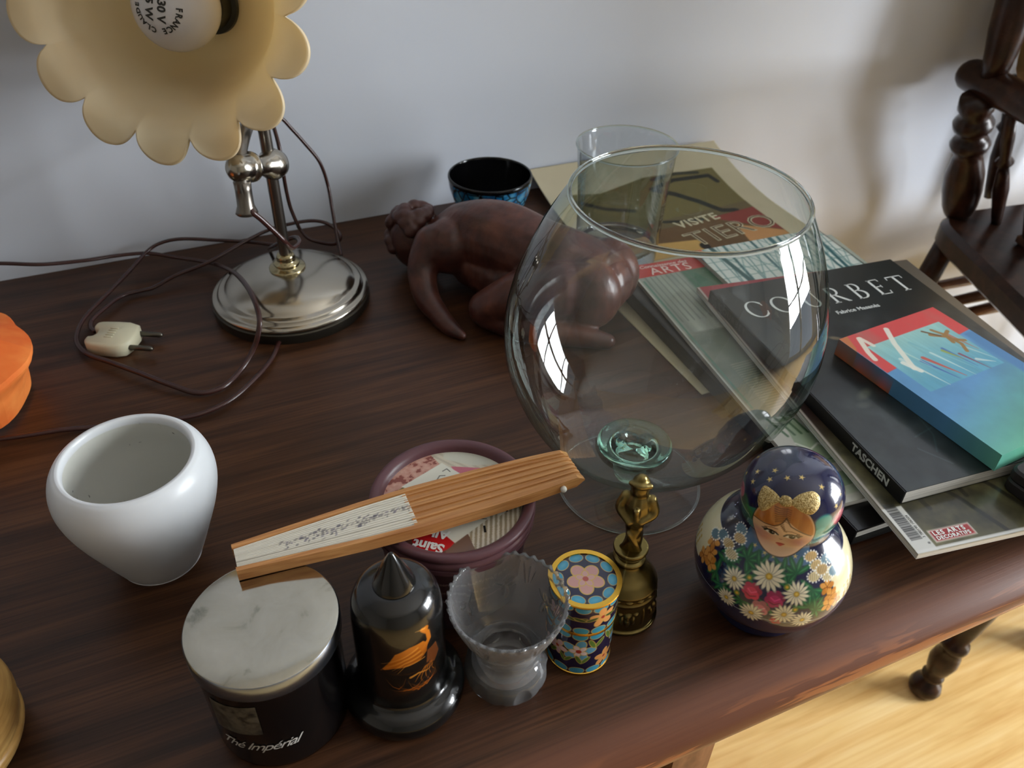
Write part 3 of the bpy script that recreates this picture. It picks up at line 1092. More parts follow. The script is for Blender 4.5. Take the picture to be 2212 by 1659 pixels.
# hill and grasses
for dz, w in ((31, 40), (33, 30)):
    p.ell(p.at(262, dz), w * .25, 1.6, .15, dk, .5)
for a, zz, dx, dy in ((262, 33, 9, 7), (268, 32, 10, 3), (274, 31, 8, 10), (280, 32, 9, 6), (286, 32, 6, 12), (292, 34, 5, 9), (250, 35, -6, 8), (256, 33, 12, 1), (284, 34, 10, 2)):
    p.line(p.at(a, zz), [(0, 0), (dx * .5, dy * .25), (dx, dy)], .9, orange2, .85, True)
    p.line(p.at(a, zz), [(0, 0), (-dx * .4, dy * .4), (-dx * .6, dy)], .7, orange2, .7, True)
# bird: body, wing, tail, neck, head, legs
p.poly(p.at(283, 58), [(-13, 5), (-6, 8.5), (1, 9), (3.4, 6), (2.6, 0), (-1.5, -4), (-7, -5.5), (-14, -6), (-21, -8.5), (-16, -1)], orange, .95)
for k in range(7):
    p.line(p.at(283, 58), [(-2 + k * .5, 6 - k * 1.6), (-9, 2 - k * 1.2), (-20 + k * 1.2, -3.0 - k * 1.2)], .8, orange2 if k % 2 else (222, 150, 60), .9, True)
p.line(p.at(291, 63), [(-2, -2), (1.4, 3), (1.0, 8), (-1.6, 11.5)], 2.6, orange, .95)
p.ell(p.at(291, 74), 2.0, 1.6, .3, orange, .95)
p.line(p.at(290.5, 74.5), [(0, 0), (-5, 1.0)], .9, (220, 150, 60), .95, True)
p.poly(p.at(298, 52), [(-3, 6), (3, 7), (5, -2), (1, -7), (-4, -3)], (170, 96, 40), .8)
for k in range(5):
    p.line(p.at(296, 47), [(-4 + k, 0), (-8 + 2 * k, -5), (-10 + 3 * k, -9)], .9, orange, .85, True)
p.line(p.at(276, 43), [(-4, 0), (0, 1.5), (5, 0), (9, 2)], 1.6, (214, 140, 50), .9, True)
p.line(p.at(262, 50), [(-14, 2), (-7, -3), (4, -4), (12, -1)], .8, dk, .9)
M_lacq = attr_mat('painted_black_lacquer', 0.22, coat=0.5)
V, F = rev_mesh(p)
mesh_obj('body', V, F, M_lacq, jar, col=p.c)
kn = crom([(.0102, .0876), (.0101, .0886), (.0090, .0915), (.0068, .0965), (.0046, .1015), (.0026, .1055), (.0011, .1080), (.0001, .1086)], 4)
M_blk = pmat('black_lacquer', (12, 13, 14), 0.16, coat=0.4)
mesh_obj('knob', *lathe([(max(r, 0), z) for r, z in kn], 40, cap1=False), M_blk, jar)

# ------------------------------------------------------------------ cut crystal vase
vase = thing('crystal_vase', (.1050, .2285, 0), 'small cut-crystal vase with a flared scalloped rim, between black jar and cloisonne box', 'vase')
VO = crom([(14, 0), (17.5, .3), (20.5, 3.5), (22.2, 9), (21.8, 14.5), (19.2, 19.5), (16.6, 23.5), (16.4, 27.5), (18.4, 34), (22.4, 43), (26.4, 53), (29.0, 61), (30.0, 65.5)], 8)
VI = crom([(28.2, 65.5), (26.8, 60), (24.2, 52), (20.2, 42), (15.8, 33), (13.2, 27), (13.0, 24.5), (14.2, 20), (15.2, 15), (14, 11), (9, 9.5), (.2, 9.2)], 8)
po = rev_paint(VO, 300, 150, (255, 255, 255))
disp = np.zeros(len(po.TH))
nsc = 36
disp += np.clip((po.Z - 61.5) / 4, 0, 1) * .45 * np.cos(nsc * po.TH)
for k in range(6):
    a0 = 60 * k + 10
    for j in (-1, 0, 1):
        X, Y = po.loc(po.at(a0 + 30 + j * 5.5, 55))
        X = X - .20 * j * Y
        disp -= .55 * np.clip(1 - (X / .8) ** 2 - (Y / 8.0) ** 2, 0, 1)
    for rot, ox, oy in ((.9, -3.4, 2), (-.9, 3.4, 2), (0, 0, -4)):
        X, Y = po.loc(po.at(a0, 47))
        X, Y = X - ox, Y - oy
        u, v = X * math.cos(rot) + Y * math.sin(rot), -X * math.sin(rot) + Y * math.cos(rot)
        disp -= .8 * np.clip(1 - (u / 1.9) ** 2 - (v / 4.2) ** 2, 0, 1)
    X, Y = po.loc(po.at(a0 + 20, 9))
    disp -= 1.5 * np.clip(1 - (X / 5.2) ** 2 - (Y / 7.5) ** 2, 0, 1)
    X, Y = po.loc(po.at(a0 + 50, 5))
    disp -= .8 * np.clip(1 - (X / 2.0) ** 2 - (Y / 6) ** 2, 0, 1)
Vo, Fo = rev_mesh(po, disp, caps=False)
Vo = np.array(Vo)
Vo[:, 2] += np.where(po.Z > 65.3, .0007 * np.cos(nsc * po.TH), 0)
pi_ = rev_paint(VI, 300, 110, (255, 255, 255))
Vi, Fi = rev_mesh(pi_, None, caps=False)
Vi = np.array(Vi)
no = len(Vo)
F = [list(q) for q in Fo] + [[i + no for i in q] for q in Fi]
o1, i0 = 300 * 149, no
for k in range(300):
    k2 = (k + 1) % 300
    F.append([o1 + k, o1 + k2, i0 + k2, i0 + k])
F.append(list(range(300))[::-1])
F.append([no + 300 * 109 + k for k in range(300)])
M_cryst = bpy.data.materials.new('lead_crystal')
M_cryst.use_nodes = True
_nt = M_cryst.node_tree
_nt.nodes.remove(bsdf(M_cryst))
_g = nd(M_cryst, 'ShaderNodeBsdfGlass')
_g.inputs['Color'].default_value = (.965, .97, .975, 1)
_g.inputs['Roughness'].default_value = 0.0
_g.inputs['IOR'].default_value = 1.5
_t = nd(M_cryst, 'ShaderNodeBsdfDiffuse')
_t.inputs[0].default_value = (.95, .96, .98, 1)
_x = nd(M_cryst, 'ShaderNodeMixShader')
_x.inputs[0].default_value = 0.09
lk(M_cryst, _g.outputs[0], _x.inputs[1]); lk(M_cryst, _t.outputs[0], _x.inputs[2])
lk(M_cryst, _x.outputs[0], _nt.nodes['Material Output'].inputs[0])
mesh_obj('body', np.concatenate([Vo, Vi]), F, M_cryst, vase)

# ------------------------------------------------------------------ cloisonne box
NAVY, TURQ, GOLD, PINK = (20, 16, 54), (62, 150, 182), (206, 170, 84), (206, 168, 158)
clo = thing('cloisonne_box', (.1485, .2290, 0), 'small round cloisonne box in navy enamel with a pink flower on its gold-rimmed lid', 'box')


def flower(p, c, R, n, col, edge=GOLD, rot=0.0, core=(170, 60, 50), wide=.52, inner=None):
    for k in range(n):
        a = rot + 2 * math.pi * k / n
        off = (R * .58 * math.cos(a), R * .58 * math.sin(a))
        p.ell(c, R * .47, R * wide * .62, a, edge, off=off)
        p.ell(c, R * .41, R * wide * .52, a, col, off=off)
    if inner:
        for k in range(n):
            a = rot + 2 * math.pi * (k + .5) / n
            off = (R * .30 * math.cos(a), R * .30 * math.sin(a))
            p.ell(c, R * .27, R * .20, a, edge, off=off)
            p.ell(c, R * .225, R * .155, a, inner, off=off)
    p.ell(c, R * .16, R * .16, 0, core)


def scallops(p, zz, n, rx, ry, col=TURQ):
    for k in range(n):
        c = p.at(360.0 * k / n, zz)
        p.ell(c, rx + .45, ry + .45, 0, GOLD)
        p.ell(c, rx, ry, 0, col)


def leafs(p, c, L, rots, col=(70, 92, 40), edge=GOLD):
    for r in rots:
        off = (L * .5 * math.cos(r), L * .5 * math.sin(r))
        p.ell(c, L * .55, L * .2, r, edge, off=off)
        p.ell(c, L * .49, L * .15, r, col, off=off)


M_enamel = attr_mat('cloisonne_enamel', 0.16, coat=0.6)
M_gold = pmat('gilt_brass', (226, 178, 74), 0.22, metal=1.0)
pb = rev_paint([(17.2, 1.8), (17.6, 2.2), (17.6, 35.6), (17.2, 36.0)], 380, 190, NAVY)
scallops(pb, 4.2, 12, 3.9, 2.6)
scallops(pb, 34.0, 12, 3.9, 2.6)
for a, zz, R_, col, inn in ((240, 21.5, 9.5, (96, 160, 196), (226, 206, 210)), (291, 11.5, 6.6, (222, 150, 84), None), (200, 20, 6.2, (206, 168, 170), None), (330, 22, 9, (96, 160, 196), (226, 206, 210)),
                            (20, 14, 7, (222, 150, 84), None), (70, 22, 9, (206, 168, 170), None), (120, 14, 7, (96, 160, 196), None), (160, 24, 6, (222, 150, 84), None)):
    flower(pb, pb.at(a, zz), R_, 5, col, rot=a * .1, inner=inn)
for a, zz, L in ((268, 24, 8), (246, 11, 7), (216, 11, 6), (300, 26, 8), (186, 12, 6), (350, 10, 7)):
    leafs(pb, pb.at(a, zz), L, (.9, 2.0), (92, 122, 52))
V, F = rev_mesh(pb)
mesh_obj('body', V, F, M_enamel, clo, col=pb.c)
lidc = bpy.data.objects.new('lid', None)
pl = rev_paint([(17.2, 37.2), (17.9, 37.6), (17.9, 58.6), (17.4, 59.2)], 380, 120, NAVY)
scallops(pl, 39.6, 12, 3.9, 2.6)
scallops(pl, 56.8, 12, 3.9, 2.6)
for a, zz, R_, col in ((275, 49.5, 7.2, (226, 158, 92)), (195, 48, 6, (206, 168, 170)), (330, 48, 6, (96, 160, 196)), (30, 48, 7, (226, 158, 92)), (120, 48, 7, (96, 160, 196))):
    flower(pl, pl.at(a, zz), R_, 5, col, rot=a * .07)
for a in (228, 246, 300, 340, 80):
    leafs(pl, pl.at(a, 48), 6.5, (.3, 2.9), (74, 88, 44))
V, F = rev_mesh(pl)
lidc = mesh_obj('lid', V, F, M_enamel, clo, col=pl.c)
# lid top: a disc painted in the plane
NR, NA = 90, 300
rad_ = np.linspace(.02, 17.0, NR)
A_ = np.linspace(0, 2 * math.pi, NA, endpoint=False)
RR, AA = np.meshgrid(rad_, A_, indexing='ij')
DX, DY = (RR * np.cos(AA)).ravel(), (RR * np.sin(AA)).ravel()
pt = Paint(len(DX), NAVY, lambda c: (DX - c[0], DY - c[1]), .26)
for k in range(10):
    a = 2 * math.pi * k / 10 + .2
    c = (13.9 * math.cos(a), 13.9 * math.sin(a))
    pt.ell(c, 3.9, 2.75, a + math.pi / 2, GOLD)
    pt.ell(c, 3.55, 2.4, a + math.pi / 2, TURQ)
    pt.ell(c, 2.0, 1.0, a + math.pi / 2, (92, 176, 200), .5, soft=1.2)
flower(pt, (0, 0), 9.6, 5, (200, 150, 142), rot=.55, inner=(206, 160, 150), core=(176, 78, 66), wide=.66)
idx = np.arange(NR * NA).reshape(NR, NA)
nx = np.roll(idx, -1, 1)
F = np.stack([idx[:-1], idx[1:], nx[1:], nx[:-1]], -1).reshape(-1, 4).tolist()
F.append(idx[0].tolist())
V = np.stack([DX, DY, np.full(len(DX), 59.4)], 1) * .001
mesh_obj('lid_top', V, F, M_enamel, lidc, col=pt.c)


def ring(rmaj, z, w, h, n=96):
    q = [(rmaj - w, z - h), (rmaj + w, z - h), (rmaj + w * 1.2, z), (rmaj + w, z + h), (rmaj - w, z + h), (rmaj - w, z - h)]
    return lathe(q, n, cap0=False, cap1=False)


mesh_obj('lid_rim', *ring(.01735, .0594, .0013, .0007), M_gold, lidc, sharp=40)
mesh_obj('lid_seam', *ring(.01755, .0372, .0006, .0005), M_gold, lidc, sharp=40)
mesh_obj('foot_rim', *lathe([(0, 0), (.0172, 0), (.0180, .0004), (.0180, .0018), (.0170, .0022)], 96), M_gold, clo, sharp=40)
mesh_obj('body_rim', *ring(.0174, .0361, .0006, .0005), M_gold, clo, sharp=40)

# ------------------------------------------------------------------ brass hand bell
M_brass = pmat('antique_brass', (150, 128, 74), 0.3, metal=1.0)
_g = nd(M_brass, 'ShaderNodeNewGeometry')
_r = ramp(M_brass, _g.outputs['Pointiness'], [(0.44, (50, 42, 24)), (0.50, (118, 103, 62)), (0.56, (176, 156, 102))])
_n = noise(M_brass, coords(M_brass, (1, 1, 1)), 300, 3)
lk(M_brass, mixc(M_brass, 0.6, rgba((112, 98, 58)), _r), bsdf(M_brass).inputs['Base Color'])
bump(M_brass, _n, 0.10, 0.0006)
bell = thing('brass_bell', (.1840, .2430, 0), 'little antique brass hand bell whose handle is a standing robed figure', 'bell')
BP = crom([(18.6, 0), (20.2, .6), (20.3, 2.2), (19.2, 3.2), (18.9, 5), (18.2, 14), (17.6, 21), (17.9, 22.2), (18.1, 23.5), (17.5, 24.6), (17.2, 27.5), (17.6, 28.6), (17.0, 30.0), (14.6, 33.2), (11.0, 36.4), (8.2, 39.2), (7.0, 41.5), (7.4, 43.4), (8.8, 44.8), (9.0, 46.2), (7.6, 47.2), (6.4, 48.0), (8.4, 50.5), (9.6, 53.0), (9.2, 54.4), (7.0, 54.6), (.2, 54.8)], 5)
pbell = rev_paint(BP, 260, 300, (150, 128, 74))
disp = np.zeros(len(pbell.TH))
for k in range(6):
    a = 60 * k + 8
    for ox, oy, rx, ry, hgt in ((0, 2.5, 2.2, 2.6, .9), (0, -2, 1.6, 4.2, .9), (-3.2, -1, 1.2, 3.6, .7), (3.2, -1, 1.2, 3.6, .7), (-4.5, 3.5, 1.6, 1.4, .6), (4.5, 3.5, 1.6, 1.4, .6), (9.3, 0, .7, 7, .8)):
        hgt *= 1.5
        X, Y = pbell.loc(pbell.at(a, 13))
        disp += hgt * np.clip(1 - ((X - ox) / rx) ** 2 - ((Y - oy) / ry) ** 2, 0, 1)
for k in range(16):
    X, Y = pbell.loc(pbell.at(22.5 * k, 26))
    disp += .7 * np.clip(1 - (X / 2.0) ** 2 - (Y / 1.2) ** 2, 0, 1)
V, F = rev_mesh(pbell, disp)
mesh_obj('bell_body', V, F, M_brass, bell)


# organic meshes: ellipsoids and capsules merged into one skin by a voxel remesh
def uvell(c, r, Mrot=None, n=20):
    V, F = [], []
    for j in range(n + 1):
        ph = math.pi * j / n
        for i in range(n):
            th = 2 * math.pi * i / n
            v = Vector((r[0] * math.sin(ph) * math.cos(th), r[1] * math.sin(ph) * math.sin(th), r[2] * math.cos(ph)))
            if Mrot is not None:
                v = Mrot @ v
            V.append((v.x + c[0], v.y + c[1], v.z + c[2]))
    for j in range(n):
        for i in range(n):
            i2 = (i + 1) % n
            F.append((j * n + i, (j + 1) * n + i, (j + 1) * n + i2, j * n + i2))
    return V, F


def limb(pts, rad, n=16):
    """tapering limb with round ends"""
    P = np.asarray(pts, float)
    rr = np.asarray(rad, float)
    parts = []
    Q = crom(np.c_[P, rr], 6)
    for q in Q:
        parts.append(uvell(q[:3], (q[3],) * 3, n=10))
    return join(*parts)


def skin(name, vf, mat, parent, voxel=.0012, smooth=3):
    me = bpy.data.meshes.new(name + '_src')
    me.from_pydata([tuple(map(float, v)) for v in vf[0]], [], vf[1])
    o = bpy.data.objects.new(name + '_src', me)
    SC.collection.objects.link(o)
    md = o.modifiers.new('merge', 'REMESH')
    md.mode = 'VOXEL'
    md.voxel_size = voxel
    sm = o.modifiers.new('soften', 'SMOOTH')
    sm.iterations = smooth
    sm.factor = 0.5
    dg = bpy.context.evaluated_depsgraph_get()
    ev = o.evaluated_get(dg)
    m2 = bpy.data.meshes.new_from_object(ev)
    m2.name = name
    bpy.data.objects.remove(o)
    bpy.data.meshes.remove(me)
    m2.materials.clear()
    m2.materials.append(mat)
    m2.polygons.foreach_set('use_smooth', [True] * len(m2.polygons))
    o2 = bpy.data.objects.new(name, m2)
    SC.collection.objects.link(o2)
    if parent:
        o2.parent = parent
    return o2


fa = math.radians(233)
fx_, fy_ = np.array([math.cos(fa), math.sin(fa), 0]), np.array([-math.sin(fa), math.cos(fa), 0])


def bl(f, s, z):
    return tuple(fx_ * f + fy_ * s + np.array([0, 0, z]))


bits = [limb([bl(0, 0, .053), bl(.0006, .0008, .062), bl(0, 0, .070), bl(-.0004, -.0006, .078)], [.0052, .0048, .0050, .0056]),
        limb([bl(.002, -.004, .054), bl(.0035, 0, .063), bl(.003, .003, .072)], [.0024, .0022, .002]),
        limb([bl(.002, .004, .054), bl(.0042, .002, .061), bl(.0045, -.002, .068)], [.0024, .002, .0018]),
        limb([bl(0, 0, .076), bl(0, 0, .084), bl(-.0002, 0, .090)], [.0062, .0072, .0056]),
        limb([bl(-.001, .0065, .090), bl(.001, .0085, .083), bl(.0065, .0030, .0805)], [.0032, .0030, .0022]),
        limb([bl(-.001, -.0065, .090), bl(.001, -.0085, .083), bl(.0065, -.0030, .079)], [.0032, .0030, .0022]),
        limb([bl(.0066, .001, .078), bl(.0072, .0, .088)], [.0014, .0018]),
        uvell(bl(.0005, 0, .0985), (.0046, .0046, .0056)),
        limb([bl(-.0012, 0, .0935), bl(-.0014, 0, .100), bl(-.0004, 0, .1040)], [.0050, .0050, .0030]),
        limb([bl(.001, .0048, .1015), bl(.0035, .0, .1025), bl(.001, -.0048, .1015)], [.0016, .0018, .0016])]
skin('handle_figure', join(*bits), M_brass, bell, .0007, 2)


# ------------------------------------------------------------------ painted nesting doll
doll = thing('nesting_doll', (.2606, .2163, 0), 'round painted wooden nesting doll with a navy starred kerchief and a flower bouquet', 'doll')
DOLL = [(25, 0), (26, 1.5), (26, 8), (26.6, 9.5), (33, 15), (39, 24), (42.3, 36), (41.5, 47), (37.5, 57), (31, 65), (25.5, 70), (23.2, 73.5), (23.6, 77), (25.3, 83), (26, 90), (24.5, 98), (20, 105), (12, 110), (.05, 112)]
p = rev_paint(crom(DOLL, 8), 620, 470, (20, 24, 62))
NV, CREAM, STARC = (18, 22, 58), (226, 216, 176), (222, 192, 110)
zz_, th_ = p.Z, np.degrees(p.TH)
fr = 222.0
dth = (th_ - fr + 180) % 360 - 180
# lower half and base
p.mix(np.clip((40 - zz_) / .6, 0, 1), (20, 26, 60))
# cream sleeves / back above the seam, navy bib in front
p.mix(np.clip((zz_ - 42.5) / .6, 0, 1) * np.clip((72.5 - zz_) / .6, 0, 1) * np.clip((np.abs(dth) - (52 + .35 * np.maximum(0, 66 - zz_))) / 1.5, 0, 1), CREAM)
# navy collar band behind, blue-grey strip with stars in front
p.mix(np.clip((zz_ - 63.5) / .5, 0, 1) * np.clip((77 - zz_) / .5, 0, 1) * np.clip((np.abs(dth) - 36) / 1.2, 0, 1), (16, 20, 52))
p.mix(np.clip((zz_ - 66.6) / .4, 0, 1) * np.clip((75 - zz_) / .4, 0, 1) * np.clip((42 - np.abs(dth)) / 1.2, 0, 1), (66, 98, 130))
for a, z0 in ((199, 69.2), (212, 68.6), (222, 68.6), (234, 69.2), (245, 70)):
    p.star(p.at(a, z0), 1.35, (214, 190, 120))
for k in range(14):
    a = fr + 48 + k * 20
    if 40 < abs((a - fr + 180) % 360 - 180):
        p.ell(p.at(a, 70.5), .5, .5, 0, (200, 205, 215))
        p.ell(p.at(a + 3, 69.6), .5, .5, 0, (200, 205, 215))


def leafy(a, z0, L, rots, c1=(24, 84, 54), c2=(60, 140, 84)):
    c = p.at(a, z0)
    for r in rots:
        off = (L * .5 * math.cos(r), L * .5 * math.sin(r))
        p.ell(c, L * .52, L * .17, r, c1, off=off)
        p.ell(c, L * .36, L * .05, r, c2, .8, off=(L * .5 * math.cos(r), L * .5 * math.sin(r)))


for a, z0, L in ((188, 57, 8), (200, 63.5, 8.5), (245.5, 64, 9), (260, 57, 8.5), (257, 48, 9), (184, 49.5, 8), (212, 63.5, 8), (192, 45, 7), (238, 59, 5), (262, 46, 8), (205, 57, 6), (228, 46, 6), (186, 62, 7), (234, 64, 8), (210, 44, 6)):
    leafy(a, z0, L, [k * .72 + a for k in range(6)])
for a, z0 in ((170.5, 53.4), (176, 49.5), (166, 48), (272.8, 56.3), (276, 51.0), (273.8, 46.0), (281, 47), (165, 58)):
    c = p.at(a, z0)
    for k in range(5):
        r = k * 1.257 + a
        p.ell(c, 2.7, 1.7, r, (190, 122, 50) if k % 2 else (214, 150, 72), off=(2.2 * math.cos(r), 2.2 * math.sin(r)))
    for k in range(5):
        r = k * 1.257 + a + .6
        p.line(c, [(0, 0), (3.6 * math.cos(r), 3.6 * math.sin(r))], .35, (110, 60, 20), .8)
# lace
for a, z0, col in ((160, 60, (92, 124, 140)), (166, 63, (92, 124, 140)), (173, 70, (92, 124, 140)), (176.7, 63, (206, 176, 122)), (181, 67.5, (206, 170, 112)), (186, 61, (214, 196, 150)),
                   (264, 69.4, (206, 170, 112)), (267.4, 66.2, (206, 176, 122)), (262.4, 62.3, (214, 196, 150)), (281, 66.8, (120, 150, 164)), (288, 66, (120, 150, 164)), (276, 61, (214, 196, 150)), (284, 61.5, (120, 150, 164)), (272, 64, (190, 160, 110))):
    c = p.at(a, z0)
    p.ell(c, 3.7, 2.5, .2, col)
    for k in range(5):
        p.line(c, [(-2.4 + k * 1.1, -1.6), (-2 + k * 1.1, 1.6)], .22, (70, 66, 60), .55)
    for k in range(13):
        r = 2 * math.pi * k / 13
        p.ell(c, .52, .52, 0, (236, 232, 220), off=(4.0 * math.cos(r), 2.9 * math.sin(r)))


def daisy(a, z0, R_, n=15, rot=0.0):
    c = p.at(a, z0)
    for k in range(n):
        r = rot + 2 * math.pi * k / n
        L = R_ * (0.92 + .14 * ((k * 7) % 5) / 5)
        p.ell(c, L * .44, R_ * .155, r, (38, 34, 30), .55, off=(L * .58 * math.cos(r), L * .58 * math.sin(r)))
        p.ell(c, L * .42, R_ * .125, r, (232, 224, 196), off=(L * .58 * math.cos(r), L * .58 * math.sin(r)))
    p.ell(c, R_ * .2, R_ * .2, 0, (190, 150, 44))
    p.ell(c, R_ * .11, R_ * .11, 0, (228, 196, 90))


def rose(a, z0, R_, col):
    c = p.at(a, z0)
    d = np.array(col, float)
    for k in range(6):
        r = k * 1.05 + .3
        p.ell(c, R_ * .55, R_ * .46, r, d * (.82 + .06 * k), off=(R_ * .48 * math.cos(r), R_ * .48 * math.sin(r)))
    p.ell(c, R_ * .5, R_ * .45, 0, np.minimum(255, d * 1.12))
    p.line(c, [(-R_ * .4, R_ * .1), (0, -R_ * .18), (R_ * .45, R_ * .15)], R_ * .13, np.minimum(255, d * 1.5 + 30), .7)
    p.line(c, [(-R_ * .5, -R_ * .4), (0, -R_ * .6), (R_ * .5, -R_ * .35)], R_ * .12, d * .6, .8)


rose(214.2, 51.9, 5.2, (196, 52, 78))
rose(231.4, 51.6, 5.2, (168, 44, 92))
rose(223.2, 44.2, 5.0, (190, 110, 118))
rose(236, 38.5, 3.4, (180, 40, 52))
for a, z0, R_, r in ((199.1, 53.0, 6.6, .1), (223.0, 61.2, 8.4, .3), (246.4, 55.6, 7.2, .2), (218.6, 38.8, 6.6, 0), (240.0, 43.4, 6.8, .4), (254.0, 39.5, 6.2, .1), (199, 40, 5.6, .5)):
    daisy(a, z0, R_, rot=r)
for a, z0 in ((209, 57.5), (238.5, 58.5), (205, 47), (247, 47)):
    p.ell(p.at(a, z0), 1.6, 1.6, 0, (110, 130, 50))
    p.ell(p.at(a, z0), .8, .8, 0, (222, 176, 60))
p.mix(np.clip(1 - np.abs(zz_ - 37.3) / .45, 0, 1) * .9, (176, 178, 172))
# gold scrolls at the sides of the body
for a in (292, 298, 304, 150, 144, 138, 330, 0, 30, 60, 100):
    for k in range(4):
        p.ell(p.at(a, 44 + 2.2 * k), 1.1, .8, k, (196, 164, 84), .9)
# ---- head: kerchief border of green and teal, face, hair, bow
hd = np.clip((zz_ - 75.5) / .5, 0, 1)
p.mix(hd * np.clip((101 - .25 * np.abs(dth) - zz_) / .6, 0, 1) * np.clip((np.abs(dth) - 30) / 1, 0, 1) * np.clip((100 - np.abs(dth)) / 8, 0, 1), (44, 112, 92))
for a, z0, col in ((165, 88, (40, 96, 62)), (176, 84.5, (58, 120, 70)), (150, 90, (186, 74, 92)), (146, 86, (206, 120, 130)), (266, 94, (64, 150, 140)), (265, 86, (84, 166, 160)), (280, 88, (50, 128, 110)), (292, 92, (186, 74, 92)), (272, 80, (96, 170, 176)), (158, 79, (60, 130, 110))):
    p.ell(p.at(a, z0), 5.2, 4.6, 0, col, .95, soft=1.5)
FC = p.at(fr, 85.5)
tl = .12                                    # the painted face leans a little


def fp(x, y):
    return (x * math.cos(tl) - y * math.sin(tl), x * math.sin(tl) + y * math.cos(tl))


def fpts(l):
    return [fp(*q) for q in l]


SKIN, HAIR = (226, 188, 150), (178, 108, 44)
p.ell(FC, 16.6, 18.6, tl, (40, 26, 18))
p.ell(FC, 16.2, 18.2, tl, SKIN)
p.ell(FC, 6.0, 5.0, 0, (222, 140, 116), .55, soft=5, off=fp(-9.5, -7.5))
p.ell(FC, 6.0, 5.0, 0, (222, 140, 116), .55, soft=5, off=fp(9.8, -7.0))
ins = np.zeros(len(p.TH))
X, Y = p.loc(FC)
u, v = X * math.cos(tl) + Y * math.sin(tl), -X * math.sin(tl) + Y * math.cos(tl)
inside = np.clip((1 - np.sqrt((u / 16.2) ** 2 + (v / 18.2) ** 2)) * 14, 0, 1)
lb = np.where(u < 1.5, 3.0 + 7.0 * np.clip((u + 4) / 5.5, 0, 1) ** 2 * 1 - .02 * (u + 12) ** 2 * 0, 10 - 11.5 * np.clip((u - 1.5) / 13, 0, 1) ** .8)
p.mix(inside * np.clip((v - lb) / .35, 0, 1), HAIR)
p.mix(inside * np.clip((v - lb) / .35, 0, 1) * np.clip(fbm(u * .5, v * .08, 3) * 1.4 - .45, 0, 1), (206, 138, 66))
for k in range(8):
    p.line(FC, fpts([(1.2, 15 - k * 1.0), (-2.0 - .2 * k, 14.3 - k * 1.1), (-5 + .2 * k, 14.6 - k * 1.2)]), .32, (70, 38, 16), .85)
    p.line(FC, fpts([(1.2, 15 - k * 1.0), (3.2, 14.6 - k * 1.1)]), .3, (70, 38, 16), .7)
p.line(FC, fpts([(-16, 3), (-9, 2.6), (-4, 3.3), (-.5, 6), (1.5, 10)]), .5, (60, 32, 14))
p.line(FC, fpts([(1.5, 10), (4, 5.5), (9, 2.2), (14.5, -1.6)]), .5, (60, 32, 14))
for k in range(5):
    p.line(FC, fpts([(.2 + .3 * k, 7 - k), (-1.3 + .6 * k, 5.4 - k), (.4 + .5 * k, 4.2 - k * .8)]), .3, (90, 50, 22), .9)
for sx in (-1, 1):
    ex = -5.1 if sx < 0 else 5.0
    ey = -2.4
    p.line(FC, fpts([(ex + sx * 3.6, ey + 2.6), (ex, ey + 4.3), (ex - sx * 3.0, ey + 4.3)]), .35, (110, 66, 34), .9)
    p.ell(FC, 3.2, 1.5, tl, (240, 232, 220), off=fp(ex, ey))
    p.ell(FC, 1.6, 1.6, 0, (84, 62, 30), off=fp(ex + .3, ey + .1))
    p.ell(FC, .85, .95, 0, (14, 10, 8), off=fp(ex + .3, ey + .1))
    p.ell(FC, .32, .32, 0, (250, 250, 250), off=fp(ex + .8, ey + .6))
    p.line(FC, fpts([(ex - 3.6, ey - .2), (ex - 2.2, ey + 1.4), (ex, ey + 1.9), (ex + 2.2, ey + 1.3), (ex + 3.4, ey - .1)]), .95, (22, 14, 10))
    for k in range(4):
        q = ex + sx * (1.6 + k * .75)
        p.line(FC, fpts([(q, ey + 1.4 - .3 * k), (q + sx * 1.3, ey + 2.6 - .5 * k)]), .35, (22, 14, 10))
p.line(FC, fpts([(-.6, -6.2), (-.1, -6.6), (.5, -6.2)]), .45, (150, 86, 60))
p.ell(FC, 2.0, .95, tl, (176, 42, 40), off=fp(-.2, -11.0))
p.ell(FC, 1.1, .9, tl, (196, 60, 54), off=fp(-.2, -11.6))
p.line(FC, fpts([(-2.0, -10.8), (-.2, -11.1), (1.7, -10.8)]), .3, (110, 20, 22))
# stars of the kerchief
for a, z0 in ((169, 109), (153.5, 104), (178.4, 106.4), (162.5, 100.3), (231.4, 110.6), (272, 108.5), (140, 97), (120, 103), (95, 98), (70, 104), (300, 103), (320, 98), (345, 104), (20, 98), (200, 109.6), (285, 100)):
    p.star(p.at(a, z0), 1.75, STARC, rot=a)
V, F = rev_mesh(p)
mesh_obj('body', V, F, attr_mat('varnished_doll_paint', 0.18, coat=0.8, coat_rough=0.04), doll, col=p.c)
# raised glitter bow on the forehead
bowpts = []
M_bow = pmat('gold_glitter_paint', (196, 164, 92), 0.42, metal=0.35)
_n = noise(M_bow, coords(M_bow, (1, 1, 1)), 1400, 2)
lk(M_bow, ramp(M_bow, _n, [(0.35, (150, 118, 54)), (0.65, (226, 204, 146))]), bsdf(M_bow).inputs['Base Color'])
bump(M_bow, _n, 0.7, 0.0006)


def on_doll(x, y, lift=.0):
    """face coordinates (mm) -> surface point of the doll (metres)"""
    X, Y = fp(x, y)
    s = FC[1] + Y
    r, z = np.interp(s, p.s, p.r), np.interp(s, p.s, p.z)
    dr, dz = np.interp(s + .5, p.s, p.r) - r, np.interp(s + .5, p.s, p.z) - z
    nl = math.hypot(dr, dz)
    nr, nz = dz / nl, -dr / nl
    t = FC[0] + X / max(r, 4)
    r2, z2 = r + nr * lift, z + nz * lift
    return np.array([r2 * math.cos(t), r2 * math.sin(t), z2]) * .001


